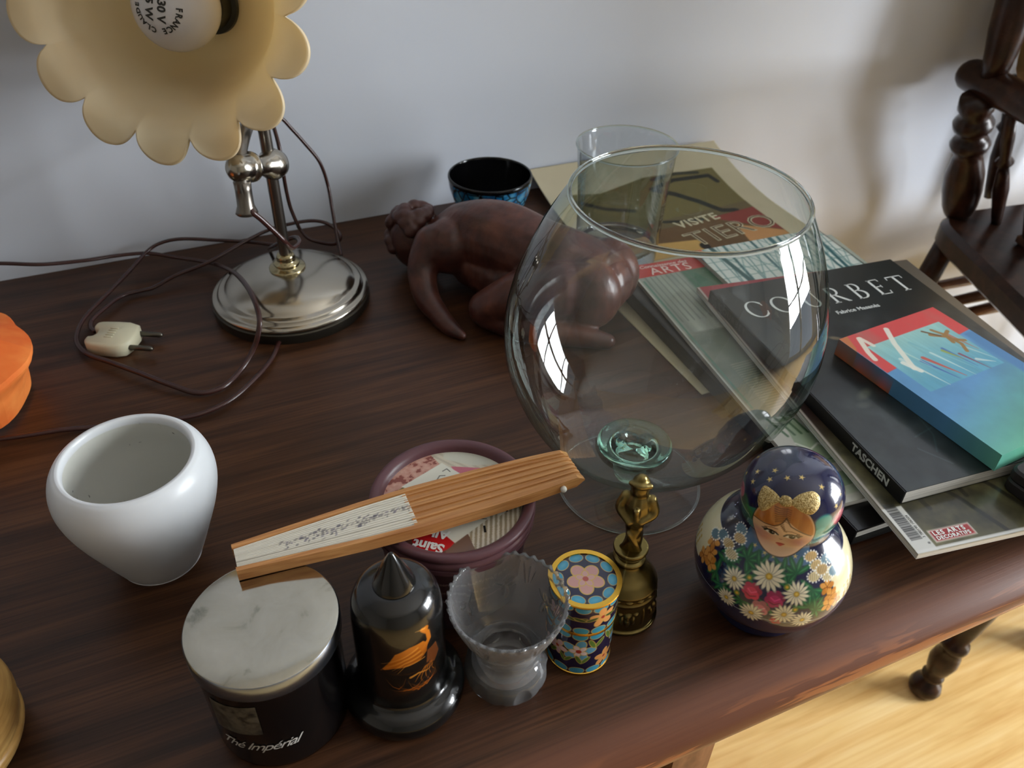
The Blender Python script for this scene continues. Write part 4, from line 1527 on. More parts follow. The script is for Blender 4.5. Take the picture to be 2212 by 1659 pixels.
def bow_lobe(outline, lift=.75):
    O = crom([(x * math.cos(.06) - (y - 16) * math.sin(.06), 16 + x * math.sin(.06) + (y - 16) * math.cos(.06)) for x, y in outline], 4, closed=True)
    c = O.mean(0)
    V, F = [on_doll(c[0], c[1], lift)], []
    n = len(O)
    for k, (f, l) in enumerate(((.5, lift), (.85, lift * .75), (1.0, -.05))):
        for q in O:
            w = c + (q - c) * f
            V.append(on_doll(w[0], w[1], l + (.16 * math.sin(9 * w[0]) if k < 2 else 0)))
    for i in range(n):
        j = (i + 1) % n
        F.append((0, 1 + i, 1 + j))
        for k in range(2):
            F.append((1 + k * n + i, 1 + (k + 1) * n + i, 1 + (k + 1) * n + j, 1 + k * n + j))
    return V, F


bw_ = join(bow_lobe([(-2, 18.5), (-6, 21.5), (-12.5, 22), (-15, 18), (-15.2, 13), (-12.5, 9.5), (-9, 11.5), (-5, 16)]),
           bow_lobe([(2, 18.5), (6, 23), (12, 24), (16, 20), (16.2, 15), (13, 12), (9, 13), (5, 15.8)]),
           bow_lobe([(-3, 17), (-2.5, 20.5), (0, 21.5), (2.5, 20.5), (3, 17), (0, 15.8)], 1.1))
mesh_obj('bow', *bw_, M_bow, doll)

# ------------------------------------------------------------------ plastic food tub
tub = thing('plastic_tub', (.1026, .2995, 0), 'round maroon plastic food tub with a printed lid, under the fan', 'tub')
M_tub = pmat('maroon_plastic', (94, 60, 66), 0.38)
M_tubside = pmat('maroon_printed_side', (74, 46, 50), 0.42)
mesh_obj('body', *lathe([(0, 0), (.0355, 0), (.0368, .002), (.0425, .058), (.0425, .0625), (0, .0625)], 90), M_tubside, tub, sharp=40)
tl_ = [(0.0437, 0.0579), (0.0452, 0.0584), (0.0452, 0.0612), (0.0442, 0.0616), (0.0442, 0.0626), (0.0455, 0.0631), (0.0455, 0.0660), (0.0448, 0.0666), (0.0448, 0.0674), (0.0454, 0.0680), (0.0454, 0.0700), (0.0446, 0.0714), (0.0430, 0.0717), (0.0408, 0.0712), (0.0392, 0.0698), (0.0386, 0.0676), (0.0383, 0.0671)]
tlid = mesh_obj('lid', *lathe(tl_, 110, cap0=False, cap1=False), M_tub, tub, sharp=50)
NR, NA = 130, 420
RR, AA = np.meshgrid(np.linspace(.02, 38.4, NR), np.linspace(0, 2 * math.pi, NA, endpoint=False), indexing='ij')
LXd, LYd = (RR * np.cos(AA)).ravel(), (RR * np.sin(AA)).ravel()
WXd, WYd = LXd, LYd
LXd, LYd = (WXd - .7) / .934, (WYd - 4.5) / .934
lp = Paint(len(LXd), (120, 92, 78), lambda c: (LXd - c[0], LYd - c[1]), .5)
nz_ = fbm(LXd * .35 + 40, LYd * .35 + 40, 5, 4)[:, None]
meat = np.array([176, 112, 96]) * (1 - nz_) + np.array([214, 176, 160]) * nz_
meat = np.where(nz_ < .38, np.array([136, 72, 62]), meat)
lp.mix(((LYd > -6) & (LXd < 10)).astype(float), meat)
bei = np.array([206, 196, 176]) * np.ones((len(LXd), 1)) - 18 * (np.sin(LXd * 1.4 + LYd * .9)[:, None] > .2)
lp.mix((LXd >= 9 - .25 * LYd).astype(float), bei)
lp.poly((0, 0), [(-41, 10), (-14, 20), (-4, 12), (-16, 6), (-41, 2)], (96, 96, 44))
lp.poly((0, 0), [(-41, 2.5), (-16, 6.5), (-8, 8), (-16, 4.5), (-41, -.5)], (196, 190, 90))
lp.poly((0, 0), [(8, 22), (24, 14), (28, 0), (10, 6)], (196, 108, 124))
lp.poly((0, 0), [(10, 40), (30, 28), (38, 12), (20, 18), (6, 30)], (202, 200, 184))
stripe = (np.sin((LXd * .8 - LYd * .35) * 2.6) > .1)
lp.mix(((LYd < -12) & (LXd > -2)).astype(float), np.where(stripe[:, None], np.array([214, 206, 190]), np.array([160, 146, 120])))
lp.mix(((LYd < -16) & (LXd < -18)).astype(float), (96, 60, 50))
lp.ell((-20, -27), 12.5, 12.0, 0, (196, 30, 34))
# white paper stickers with a little pen drawing
lp.poly((0, 0), [(-25, 17), (4, 27), (14, 9), (-14, 0)], (222, 220, 206))
lp.poly((0, 0), [(-17, -21), (2, -8), (22, -12), (14, -26), (-11, -36)], (222, 220, 206))
lp.poly((0, 0), [(20, -12), (36, -8), (34, -22), (20, -27)], (218, 214, 200))
for q in ([(4, -18), (6, -14), (9, -14), (10, -17), (7, -20)], [(12, -13), (15, -11), (18, -13), (16, -17), (13, -17)], [(5, -21), (12, -24), (14, -21)], [(6, -23), (12, -26)], [(-4, 14), (-1, 17), (2, 16)], [(2, 20), (5, 21), (6, 18)], [(14, -18), (19, -15)]):
    lp.line((0, 0), q, .5, (60, 58, 54))
idx = np.arange(NR * NA).reshape(NR, NA)
nx = np.roll(idx, -1, 1)
F = np.stack([idx[:-1], idx[1:], nx[1:], nx[:-1]], -1).reshape(-1, 4).tolist()
F.append(idx[0].tolist())
lab = mesh_obj('lid_print', np.stack([WXd, WYd, np.full(len(LXd), 67.1)], 1) * .001, F, attr_mat('glossy_lid_print', 0.3), tlid, col=lp.c)
M_white = pmat('white_ink', (236, 236, 232), 0.5)
M_black = pmat('black_ink', (22, 20, 20), 0.5)
for s_, sz, x_, y_ in (('Saint', .0085, -.0165, -.0355), ('Alb', .0080, -.0105, -.0275)):
    decal('lettering', s_, sz, M_white, tlid, (x_ * .934 + .0007, y_ * .934 + .0045, .0673), math.radians(143), offset=.0003)
decal('lettering', 'du', .0080, M_black, tlid, (.0287, -.0146, .0673), math.radians(165), offset=.0003)
decal('lettering', 'I', .0060, M_black, tlid, (.0096, -.0244, .0673), math.radians(165), offset=.0003)
M_pale = pmat('pale_print', (150, 128, 128), 0.5)
side_t = []
for k, s in enumerate(('A conserver au froid entre 0 et 4 C', 'Ingredients viande de porc sel poivre', 'Saint Alb  a consommer avant le 20 9', '20 9     e 220 g')):
    side_t.append(wrap_text(s, .0034, .0420 - .0008 * k, 262, .046 - .0080 * k))
mesh_obj('lettering', *join(*side_t), M_pale, tub, smooth=False)

# ------------------------------------------------------------------ folded hand fan lying across the tub and the candle
FA, FB = np.array([-.0131, .2915, .0742]), np.array([.1725, .2900, .0722])
FL = float(np.linalg.norm(FB - FA))
ux = (FB - FA) / FL
uy = np.cross([0, 0, 1.0], ux); uy /= np.linalg.norm(uy)
uz = np.cross(ux, uy)
fan = thing('folding_fan', (FA[0], FA[1], FA[2] - .0), 'closed bamboo folding fan with a printed white paper leaf, lying across tub and candle', 'fan')
fan.matrix_world = Matrix(((ux[0], uy[0], uz[0], FA[0]), (ux[1], uy[1], uz[1], FA[1]), (ux[2], uy[2], uz[2], FA[2] + T), (0, 0, 0, 1)))
M_bamboo = pmat('pale_bamboo', (196, 138, 82), 0.42)
_v = coords(M_bamboo, (6, 200, 200))
lk(M_bamboo, ramp(M_bamboo, noise(M_bamboo, _v, 3, 4), [(0.3, (168, 108, 58)), (0.7, (208, 152, 94))]), bsdf(M_bamboo).inputs['Base Color'])
HT = .0062


def half_w(x):
    return float(np.interp(x, [0, .03, .065, .095, .13, .16, FL], [.0076, .0098, .0124, .0136, .0132, .0120, .0102]))


def strip(x0, x1, c0, th, zb, zt, n=40, taper=True):
    """upright bamboo strip whose centre line is y = c0 * half_w(x)"""
    V, F = [], []
    for i in range(n + 1):
        x = x0 + (x1 - x0) * i / n
        y = c0 * half_w(x)
        rd = 1.0
        if x > FL - .006:
            rd = math.sqrt(max(0.02, 1 - ((x - FL + .006) / .006) ** 2))
        mid, hh = (zb + zt) / 2, (zt - zb) / 2 * rd
        for dy, dz in ((-th / 2, -1), (th / 2, -1), (th / 2, 1), (-th / 2, 1)):
            V.append((x, y + dy, mid + dz * hh))
    for i in range(n):
        for k in range(4):
            k2 = (k + 1) % 4
            F.append((i * 4 + k, i * 4 + k2, (i + 1) * 4 + k2, (i + 1) * 4 + k))
    F.append((3, 2, 1, 0)); F.append((n * 4, n * 4 + 1, n * 4 + 2, n * 4 + 3))
    return V, F


for s in (-1, 1):
    mesh_obj('guard_stick', *strip(0, FL, s, .0026, 0, HT + .0008), M_bamboo, fan, sharp=30)
NRB = 22
for k in range(NRB):
    c0 = -0.86 + 1.72 * k / (NRB - 1)
    mesh_obj('rib', *strip(.088, FL - .0005 * (k % 3), c0, .00112, .0006, HT - .0003 * ((k * 5) % 4)), M_bamboo, fan, sharp=30)
# pleated paper leaf with ink sprigs on its folded edges
NX, NYP = 200, 61
X0, X1 = .0006, .0900
V, colr = [], []
xs = np.linspace(X0, X1, NX)
for i, x in enumerate(xs):
    hw = half_w(x) - .0014
    for j in range(NYP):
        c = -1 + 2 * j / (NYP - 1)
        fold = abs(((j / (NYP - 1)) * 15) % 1.0 * 2 - 1)
        V.append((x, c * hw, HT + .0002 - .0011 * fold ** 3 - (.0004 if j < 14 else 0)))
V = np.array(V)
fpn = Paint(len(V), (226, 220, 206), lambda c: (V[:, 0] * 1000 - c[0], V[:, 1] * 1000 - c[1]), .35)
for k in range(150):
    x = 22 + 72 * RNG.random() ** .9
    y = (x - 58) * .03 + RNG.normal(0, 1.0 + .012 * (94 - x)) + .8
    fpn.ell((x, y), .3 + .9 * RNG.random(), .22 + .3 * RNG.random(), RNG.random() * .8, (96, 92, 96) if k % 4 else (120, 112, 130), .65)
for x, y in ((62, -1.6), (40, 2.4), (71, 2.0), (33, 1.0), (52, 2.2)):
    fpn.ell((x, y), 1.2, .8, .3, (88, 84, 98), .8)
fpn.line((0, 0), [(0, -2.6), (40, -4.6), (96, -6.0)], .35, (120, 112, 100), .9)
for j in range(1, 15):
    fpn.line((0, 0), [(0, -4.8 + j * .7), (96, (-10 + j * 1.42))], .12, (196, 188, 172), .8)
idx = np.arange(NX * NYP).reshape(NX, NYP)
F = np.stack([idx[:-1, :-1], idx[1:, :-1], idx[1:, 1:], idx[:-1, 1:]], -1).reshape(-1, 4).tolist()
# close it into a solid block of folded paper
nb = len(V)
low = V.copy(); low[:, 2] = .0008
Vall = np.concatenate([V, low])
F += [[q + nb for q in reversed(f)] for f in F]
rim_ = list(idx[:, 0]) + list(idx[-1, 1:]) + list(idx[::-1, -1][1:]) + list(idx[0, ::-1][1:-1])
for a, b in zip(rim_, rim_[1:] + rim_[:1]):
    F.append([int(b), int(a), int(a) + nb, int(b) + nb])
mesh_obj('paper_leaf', Vall, F, attr_mat('fan_paper', 0.8), fan, col=np.concatenate([fpn.c, fpn.c]), smooth=False)
M_bead = pmat('white_rivet_bead', (226, 222, 214), 0.35)
for s in (-1, 1):
    mesh_obj('rivet_bead', *uvell((FL - .014, s * (half_w(FL - .014) + .0024), HT * .5), (.0019, .0019, .0019), n=14), M_bead, fan)

# ------------------------------------------------------------------ big round glass bowl on a foot
gl = thing('glass_bowl', (.2390, .3310, 0), 'large clear brandy-glass shaped bowl on a short stem and round foot', 'glass bowl')
lean = Matrix.Shear('XY', 4, (0.0, 0.0))
M_thin = thin_glass('clear_blown_glass', (251, 253, 252), (178, 210, 200), 0.07, 3.4)
M_green = bpy.data.materials.new('thick_green_glass')
M_green.use_nodes = True
M_green.node_tree.nodes.remove(bsdf(M_green))
_g = nd(M_green, 'ShaderNodeBsdfGlass')
_g.inputs['Color'].default_value = (.86, .97, .93, 1)
_g.inputs['Roughness'].default_value = 0.0
_g.inputs['IOR'].default_value = 1.45
lk(M_green, _g.outputs[0], M_green.node_tree.nodes['Material Output'].inputs[0])
BW = crom([(10.0, 31.0), (26, 33.5), (50, 42), (66.5, 58), (80, 80), (89, 104), (91.6, 128), (87.5, 154), (78.5, 179), (69.5, 197), (63.0, 208)], 8)


def leaned(vf):
    return [(x + .060 * max(0.0, z - .02) , y, z) for x, y, z in vf[0]], vf[1]


mesh_obj('bowl', *leaned(lathe([(r * .001, z * .001) for r, z in BW], 128, cap0=False, cap1=False)), M_thin, gl)
M_rim = pmat('rounded_glass_rim', (235, 245, 242), 0.02, trans=1.0, ior=1.45)
tv, tf = [], []
for i in range(128):
    a = 2 * math.pi * i / 128
    for k in range(10):
        b = 2 * math.pi * k / 10
        tv.append(((.0630 + .0013 * math.cos(b)) * math.cos(a), (.0630 + .0013 * math.cos(b)) * math.sin(a), .208 + .0016 * math.sin(b)))
for i in range(128):
    for k in range(10):
        tf.append((i * 10 + k, ((i + 1) % 128) * 10 + k, ((i + 1) % 128) * 10 + (k + 1) % 10, i * 10 + (k + 1) % 10))
mesh_obj('rim', *leaned((tv, tf)), M_rim, gl)
SP = crom([(0.01, 3.2), (6, 4), (10, 8), (11.2, 13), (11.0, 19), (11.8, 24), (14, 28.0), (18, 30.6), (24, 33.8), (22.8, 36.2), (17, 36.2), (11.5, 38.6), (8.4, 38.8), (5.4, 36.0), (.01, 34.6)], 6)
mesh_obj('stem', *leaned(lathe([(max(r * .001, 0), z * .001) for r, z in SP], 72, cap0=False, cap1=False)), M_green, gl)
FT = crom([(10.5, 9.5), (16, 5.4), (26, 3.0), (38, 1.9), (46, 1.4), (47.6, 1.1)], 6)
mesh_obj('foot', *lathe([(r * .001, z * .001) for r, z in FT], 110, cap0=False, cap1=False), thin_glass('thin_foot_glass', (252, 253, 253), (226, 236, 232), 0.03, 4.5), gl)
tv = []
for i in range(128):
    a = 2 * math.pi * i / 128
    for k in range(10):
        b = 2 * math.pi * k / 10
        tv.append(((.0476 + .0009 * math.cos(b)) * math.cos(a), (.0476 + .0009 * math.cos(b)) * math.sin(a), .001 + .0009 * math.sin(b)))
mesh_obj('foot_rim', tv, tf, M_rim, gl)

# ------------------------------------------------------------------ blue tea bowl
cup = thing('blue_tea_bowl', (.2880, .6960, 0), 'black-lined tea bowl with a crackled blue outside, behind the clay figure', 'cup')
M_crk = pmat('blue_crackle_glaze', (40, 120, 170), 0.25, coat=0.4)
_vn = nd(M_crk, 'ShaderNodeTexVoronoi', feature='DISTANCE_TO_EDGE')
_vn.inputs['Scale'].default_value = 95
lk(M_crk, coords(M_crk, (1, 1, 1)), _vn.inputs['Vector'])
_n = noise(M_crk, coords(M_crk, (1, 1, 1)), 60, 4)
_c1 = ramp(M_crk, _n, [(0.35, (14, 40, 80)), (0.5, (36, 124, 176)), (0.7, (120, 196, 220))])
lk(M_crk, mixc(M_crk, ramp(M_crk, _vn.outputs[0], [(0.02, (0, 0, 0)), (0.12, (255, 255, 255))]), rgba((10, 14, 24)), _c1), bsdf(M_crk).inputs['Base Color'])
M_blkglz = pmat('black_glaze', (8, 8, 10), 0.12)
CS = .94
cpo = crom([(.018, 0), (.020, .001), (.0205, .004), (.024, .010), (.034, .026), (.041, .044), (.0432, .056)], 6)
mesh_obj('outside', *lathe([(r * CS, z) for r, z in cpo], 80, cap1=False), M_crk, cup)
cpi = crom([(.0432, .056), (.0436, .0585), (.0428, .0600), (.0414, .0590), (.0395, .050), (.033, .030), (.022, .012), (.0001, .008)], 6)
mesh_obj('inside', *lathe([(max(r * CS, 0), z) for r, z in cpi], 80, cap0=False, cap1=False), M_blkglz, cup)

# ------------------------------------------------------------------ clay figure: a kneeling nude bent forward over its knees
M_clay = pmat('red_brown_clay', (96, 56, 46), 0.36, spec=0.5)
_n = noise(M_clay, coords(M_clay, (1, 1, 1)), 38, 5, 0.6, 0.4)
lk(M_clay, ramp(M_clay, _n, [(0.3, (46, 26, 22)), (0.5, (76, 43, 36)), (0.72, (104, 61, 47))]), bsdf(M_clay).inputs['Base Color'])
bump(M_clay, noise(M_clay, coords(M_clay, (1, 1, 1)), 110, 4), 0.25, 0.002)
fig = thing('clay_figure', (.262, .575, 0), 'red-brown clay sculpture of a crouching nude figure bent forward, in front of the blue bowl', 'sculpture')
A = np.array([.122, -.158, 0]); A /= np.linalg.norm(A)             # head -> hips
B = np.array([-A[1], A[0], 0]) * -1                                # towards the viewer


def fg(a, b, z):
    return tuple(A * a + B * b + np.array([0, 0, z]))


rotA = Matrix.Rotation(math.atan2(A[1], A[0]), 3, 'Z')
bits = [limb([fg(-.066, 0, .040), fg(-.045, .002, .049), fg(-.012, .004, .054), fg(.025, .004, .050), fg(.055, 0, .043), fg(.078, 0, .038)], [.022, .029, .033, .031, .032, .030]),
        limb([fg(-.052, -.020, .044), fg(-.052, .022, .045)], [.022, .025]),
        limb([fg(-.03, .010, .030), fg(.02, .014, .026), fg(.06, .01, .028)], [.026, .028, .028]),
        uvell(fg(.078, .018, .036), (.028, .026, .031), rotA), uvell(fg(.078, -.020, .036), (.028, .026, .031), rotA),
        limb([fg(.060, .030, .040), fg(.034, .046, .036), fg(.004, .056, .018)], [.025, .022, .016]),
        limb([fg(.074, -.028, .034), fg(.030, -.038, .030), fg(-.004, -.040, .018)], [.026, .022, .016]),
        limb([fg(.006, .056, .014), fg(.045, .054, .011), fg(.085, .042, .010), fg(.105, .034, .007)], [.014, .013, .0095, .007]),
        limb([fg(-.002, -.040, .014), fg(.04, -.042, .011), fg(.085, -.036, .010)], [.014, .013, .0095]),
        limb([fg(-.064, .030, .046), fg(-.066, .046, .030), fg(-.052, .062, .015), fg(-.030, .074, .008)], [.0185, .0140, .0115, .0085]),
        limb([fg(-.030, .074, .007), fg(-.016, .080, .005), fg(-.004, .083, .004)], [.009, .0070, .004]),
        limb([fg(-.056, -.032, .044), fg(-.070, -.040, .028), fg(-.090, -.030, .012), fg(-.105, -.012, .007)], [.0165, .0125, .0105, .0075]),
        limb([fg(-.066, 0, .040), fg(-.084, .004, .036)], [.017, .016]),
        uvell(fg(-.100, .006, .031), (.024, .022, .029), rotA)]
skin('body', join(*bits), M_clay, fig, .0016, 4)
M_hair = pmat('dark_clay_curls', (70, 40, 35), 0.38)
cur = []
rg = random.Random(4)
for k in range(80):
    ph = rg.uniform(-.5, 1.2)
    t = rg.uniform(0, 2 * math.pi)
    d = np.array([math.cos(t) * math.cos(ph), math.sin(t) * math.cos(ph), math.sin(ph)])
    if d @ A > .55 or (d @ B > .80 and d[2] < .2):
        continue
    c = np.array(fg(-.101, .005, .035)) + d * np.array([.0225, .0225, .0255])
    cur.append(uvell(c, (.0070, .0070, .0060), n=9))
skin('hair', join(*cur), M_hair, fig, .0013, 2)


# ------------------------------------------------------------------ glass tumbler
tum = thing('glass_tumbler', (.3790, .6000, .0016), 'plain straight clear glass tumbler standing on the cream poster behind the bowl', 'glass')
TO = crom([(36.5, 1.0), (38.0, 4), (38.8, 12), (39.8, 40), (41.4, 75), (43.6, 104), (44.6, 111.0)], 6)
mesh_obj('wall', *lathe([(r * .001, z * .001) for r, z in TO], 90, cap0=False, cap1=False), thin_glass('tumbler_glass', (240, 244, 246), (188, 196, 200), 0.10, 2.6), tum)
TB = crom([(.01, .3), (20, .2), (36.0, .6), (37.4, 4), (37.8, 12), (36.5, 17.5), (30, 17.2), (14, 14.5), (.01, 13.8)], 6)
mesh_obj('base', *lathe([(max(r * .001, 0), z * .001) for r, z in TB], 90, cap0=False, cap1=False), pmat('thick_clear_glass', (244, 248, 250), 0.02, trans=1.0, ior=1.45), tum)
tv, tf2 = [], []
for i in range(90):
    a = 2 * math.pi * i / 90
    for k in range(8):
        b = 2 * math.pi * k / 8
        tv.append(((.0446 + .0010 * math.cos(b)) * math.cos(a), (.0446 + .0010 * math.cos(b)) * math.sin(a), .111 + .0010 * math.sin(b)))
for i in range(90):
    for k in range(8):
        tf2.append((i * 8 + k, ((i + 1) % 90) * 8 + k, ((i + 1) % 90) * 8 + (k + 1) % 8, i * 8 + (k + 1) % 8))
mesh_obj('rim', tv, tf2, M_rim, tum)

# ------------------------------------------------------------------ papers, magazines and books
M_print = attr_mat('glossy_print', 0.28, coat=0.15)
M_mattprint = attr_mat('matt_print', 0.7)
M_pages = pmat('paper_pages', (214, 212, 204), 0.75)
_v = coords(M_pages, (1, 1, 900))
lk(M_pages, ramp(M_pages, noise(M_pages, _v, 2, 2), [(0.35, (176, 174, 166)), (0.6, (224, 222, 214))]), bsdf(M_pages).inputs['Base Color'])
M_cream = pmat('cream_paper', (204, 192, 150), 0.8)


def paper_thing(name, bl, rot, z0, label, cat):
    o = thing(name, (bl[0], bl[1], z0), label, cat, math.radians(rot))
    return o


def flat_book(name, bl, rot, z0, w, h, t, paint, label, cat, cover_t=.0006, back=(20, 20, 20), inset=.0, spine_col=None, mat=None):
    """printed front cover, block of pages, back cover and (if coloured) a spine"""
    o = paper_thing(name, bl, rot, z0, label, cat)
    V, F = grid_sheet(paint, cover_t)
    cv = mesh_obj('front_cover', V, F, mat or M_print, o, col=paint.c, smooth=False)
    cv.location = (0, 0, t)
    W, H = w * .001, h * .001
    mesh_obj('pages', *box(.0006 if spine_col else .0002, W - inset, inset, H - inset, cover_t, t - cover_t), M_pages, o, smooth=False)
    bm = pmat(name + '_back', back, 0.4)
    mesh_obj('back_cover', *box(0, W, 0, H, 0, cover_t), bm, o, smooth=False)
    if spine_col:
        mesh_obj('spine', *box(-.0007, .0006, 0, H, 0, t), pmat(name + '_spine', spine_col, 0.35), o, smooth=False)
    return o


# cream sheets at the back, the larger one curling up against the wall
pp = plane_paint(205, 275, .5, (192, 182, 150))
nn = fbm(pp.X * .02, pp.Y * .02, 8)[:, None]
pp.c = pp.c * (.94 + .1 * nn)
sh = paper_thing('cream_sheet', (.3380, .3900), 1.0, .0002, 'plain cream paper sheet under the stack, showing left of the black book', 'paper')
V, F = grid_sheet(pp, .0005)
_o = mesh_obj('sheet', V, F, M_mattprint, sh, col=pp.c)
_o.location = (0, 0, .0006)

pp = plane_paint(236, 226, 1.0, (198, 188, 158))
nn = fbm(pp.X * .03, pp.Y * .03, 21)[:, None]
pp.c = pp.c * (.95 + .08 * nn)
# olive field with a black brush stroke, letter band, brown band, red wedge
pp.poly((0, -166), [(22, 205), (22, 345), (60, 338), (120, 352), (208, 350), (208, 205)], (112, 102, 60))
pp.poly((0, -166), [(22, 205), (22, 262), (208, 262), (208, 205)], (104, 78, 48))
pp.poly((0, -166), [(22, 255), (22, 268), (208, 282), (208, 262)], (104, 92, 62))
pp.line((0, -166), [(120, 330), (140, 316), (158, 296), (172, 272), (186, 268)], 8.0, (34, 36, 30))
pp.line((0, -166), [(120, 330), (150, 340), (196, 338), (200, 326)], 6.0, (34, 36, 30))
pp.line((0, -166), [(128, 346), (160, 350), (186, 346)], 5.0, (52, 52, 40))
pp.line((0, -166), [(30, 330), (52, 312), (80, 300)], 6.0, (52, 52, 40))
pp.line((0, -166), [(100, 270), (124, 264), (140, 262)], 5.0, (34, 36, 30))
pp.poly((0, -166), [(150, 262), (208, 268), (208, 214)], (136, 58, 50))
pp.poly((0, -166), [(168, 240), (208, 213), (208, 205), (160, 205)], (192, 140, 88))
pp.poly((0, -166), [(22, 205), (22, 240), (112, 226), (116, 205)], (206, 166, 96))
pp.ell((112, 46), 5, 7, 0, (26, 24, 20))
po_ = paper_thing('cream_poster', (.3588, .5400), -1.0, .0010, 'cream poster with an olive picture and brush strokes, curling up against the wall', 'poster')
curl = lambda x, y: .022 * np.clip((y - .094) / .132, 0, 1) ** 2
V, F = grid_sheet(pp, .0004, curl)
_o = mesh_obj('sheet', V, F, M_mattprint, po_, col=pp.c)
_o.location = (0, 0, .0006)


def curl_text(s, size, x, y, rot, mat, outline=False):
    v, f = text_mesh(s, size, space=1.05, offset=.0004 if not outline else .001)
    c, s_ = math.cos(rot), math.sin(rot)
    V = []
    for a, b, _ in v:
        X, Y = x + a * c - b * s_, y + a * s_ + b * c
        V.append((X, Y, float(curl(0, np.array(Y))) + .0008 + (.0002 if outline else 0)))
    mesh_obj('lettering', V, f, mat, po_, smooth=False)


M_lc = pmat('cream_ink', (206, 198, 166), 0.7)
M_lb = pmat('brown_ink', (92, 64, 44), 0.7)
curl_text('VISITE', .0190, .108, .086, math.radians(6), M_lc)
curl_text('TIERO', .0380, .104, .048, math.radians(6), M_lc, False)
v_, f_ = text_mesh('TIERO', .0380, space=1.05, offset=-.0009)
V = []
for a, b, _ in v_:
    X, Y = .104 + a * math.cos(math.radians(6)) - b * math.sin(math.radians(6)), .048 + a * math.sin(math.radians(6)) + b * math.cos(math.radians(6))
    V.append((X, Y, float(curl(0, np.array(Y))) + .0011))
mesh_obj('lettering', V, f_, M_lb, po_, smooth=False)

# black hardback at the bottom of the stack
pp = plane_paint(205, 306, .5, (14, 14, 15))
pp.mix(np.clip(fbm(pp.X * .05, pp.Y * .05, 31) * 2 - 1.1, 0, 1) * .35, (70, 66, 60))
pp.line((0, 0), [(14, 22), (22, 19), (30, 20)], 1.6, (150, 150, 150), .7)
bb = flat_book('black_hardback', (.3405, .2270), -1.7, .0016, 205, 306, .0130, pp, 'glossy black hardback book at the bottom of the stack beside the doll', 'book', cover_t=.0018, back=(16, 16, 17), inset=.003, spine_col=(14, 14, 15))

# white magazine with a teal lattice
W_, H_ = 138, 252
pp = plane_paint(W_, H_, 1.0, (206, 214, 206))
for k in range(26):
    x = 2 + k * 7.4
    pp.line((0, 0), [(x, 252), (x - 10 + 3 * (k % 3), 190), (x - 4, 140)], .9 if k % 4 else 2.8, (60, 112, 112) if k % 4 else (30, 88, 92))
for k in range(7):
    pp.line((0, 0), [(0, 242 - 14 * k), (80, 236 - 14 * k + 4 * (k % 2)), (156, 242 - 14 * k)], .8, (96, 136, 132))
for k in range(9):
    pp.line((0, 0), [(10 + 20 * k, 252), (40 + 20 * k, 196)], 1.0, (110, 150, 146))
    pp.line((0, 0), [(40 + 18 * k, 236), (14 + 18 * k, 180)], .9, (110, 150, 146))
pp.line((0, 0), [(128, 252), (112, 130)], 3.6, (34, 92, 96))
pp.line((0, 0), [(18, 252), (22, 180), (16, 130)], 5.0, (34, 84, 84))
pp.line((0, 0), [(82, 252), (80, 214)], 5.0, (34, 92, 96))
pp.line((0, 0), [(137, 252), (137, 0)], 1.2, (70, 60, 40))
pp.poly((0, 0), [(0, 252), (8, 252), (6, 240), (0, 238)], (206, 84, 60))
_ex, _ey = np.array([math.cos(math.radians(-3)), math.sin(math.radians(-3))]), np.array([-math.sin(math.radians(-3)), math.cos(math.radians(-3))])
_bl = np.array([.5690, .5420]) - .138 * _ex - .252 * _ey
flat_book('lattice_magazine', _bl, -3, .0186, W_, H_, .0040, pp, 'white magazine with teal lattice lines on its cover, between poster and black art book', 'magazine', back=(200, 200, 196))

# art magazine with the red corner banner
W_, H_ = 218, 308
pp = plane_paint(W_, H_, 1.4, (150, 152, 138))
X, Y = pp.X, pp.Y
n1 = fbm(X * .04, Y * .016, 41)
n2 = fbm(X * .02, Y * .06 + 5, 43)
pp.c = np.outer(n1, [150, 152, 136]) + np.outer(1 - n1, [92, 108, 96])
pp.mix(np.clip((Y - 196) / 3, 0, 1), np.outer(fbm(X * .12, Y * .01, 44), [190, 196, 180]) + np.outer(1 - fbm(X * .12, Y * .01, 44), [110, 120, 110]))
pp.mix(np.clip((Y - 205) / 4, 0, 1) * np.clip((X - 42) / 3, 0, 1) * np.clip((75 - X) / 6, 0, 1), (66, 108, 84))
pp.mix(np.clip((196 - Y) / 4, 0, 1) * np.clip((Y - 118) / 6, 0, 1) * np.clip(n2 * 2.2 - .7, 0, 1), (86, 102, 88))
for k in range(22):
    pp.line((0, 0), [(16, 150 - 2.6 * k), (40, 152 - 2.6 * k), (80, 147 - 2.5 * k)], .7, (184, 182, 160), .7)
for k in range(9):
    pp.line((0, 0), [(8 + 5 * k, 306), (8 + 5.4 * k, 214)], 1.1, (92, 104, 96), .7)
pp.mix(np.clip((88 - Y) / 3, 0, 1), (196, 196, 184))
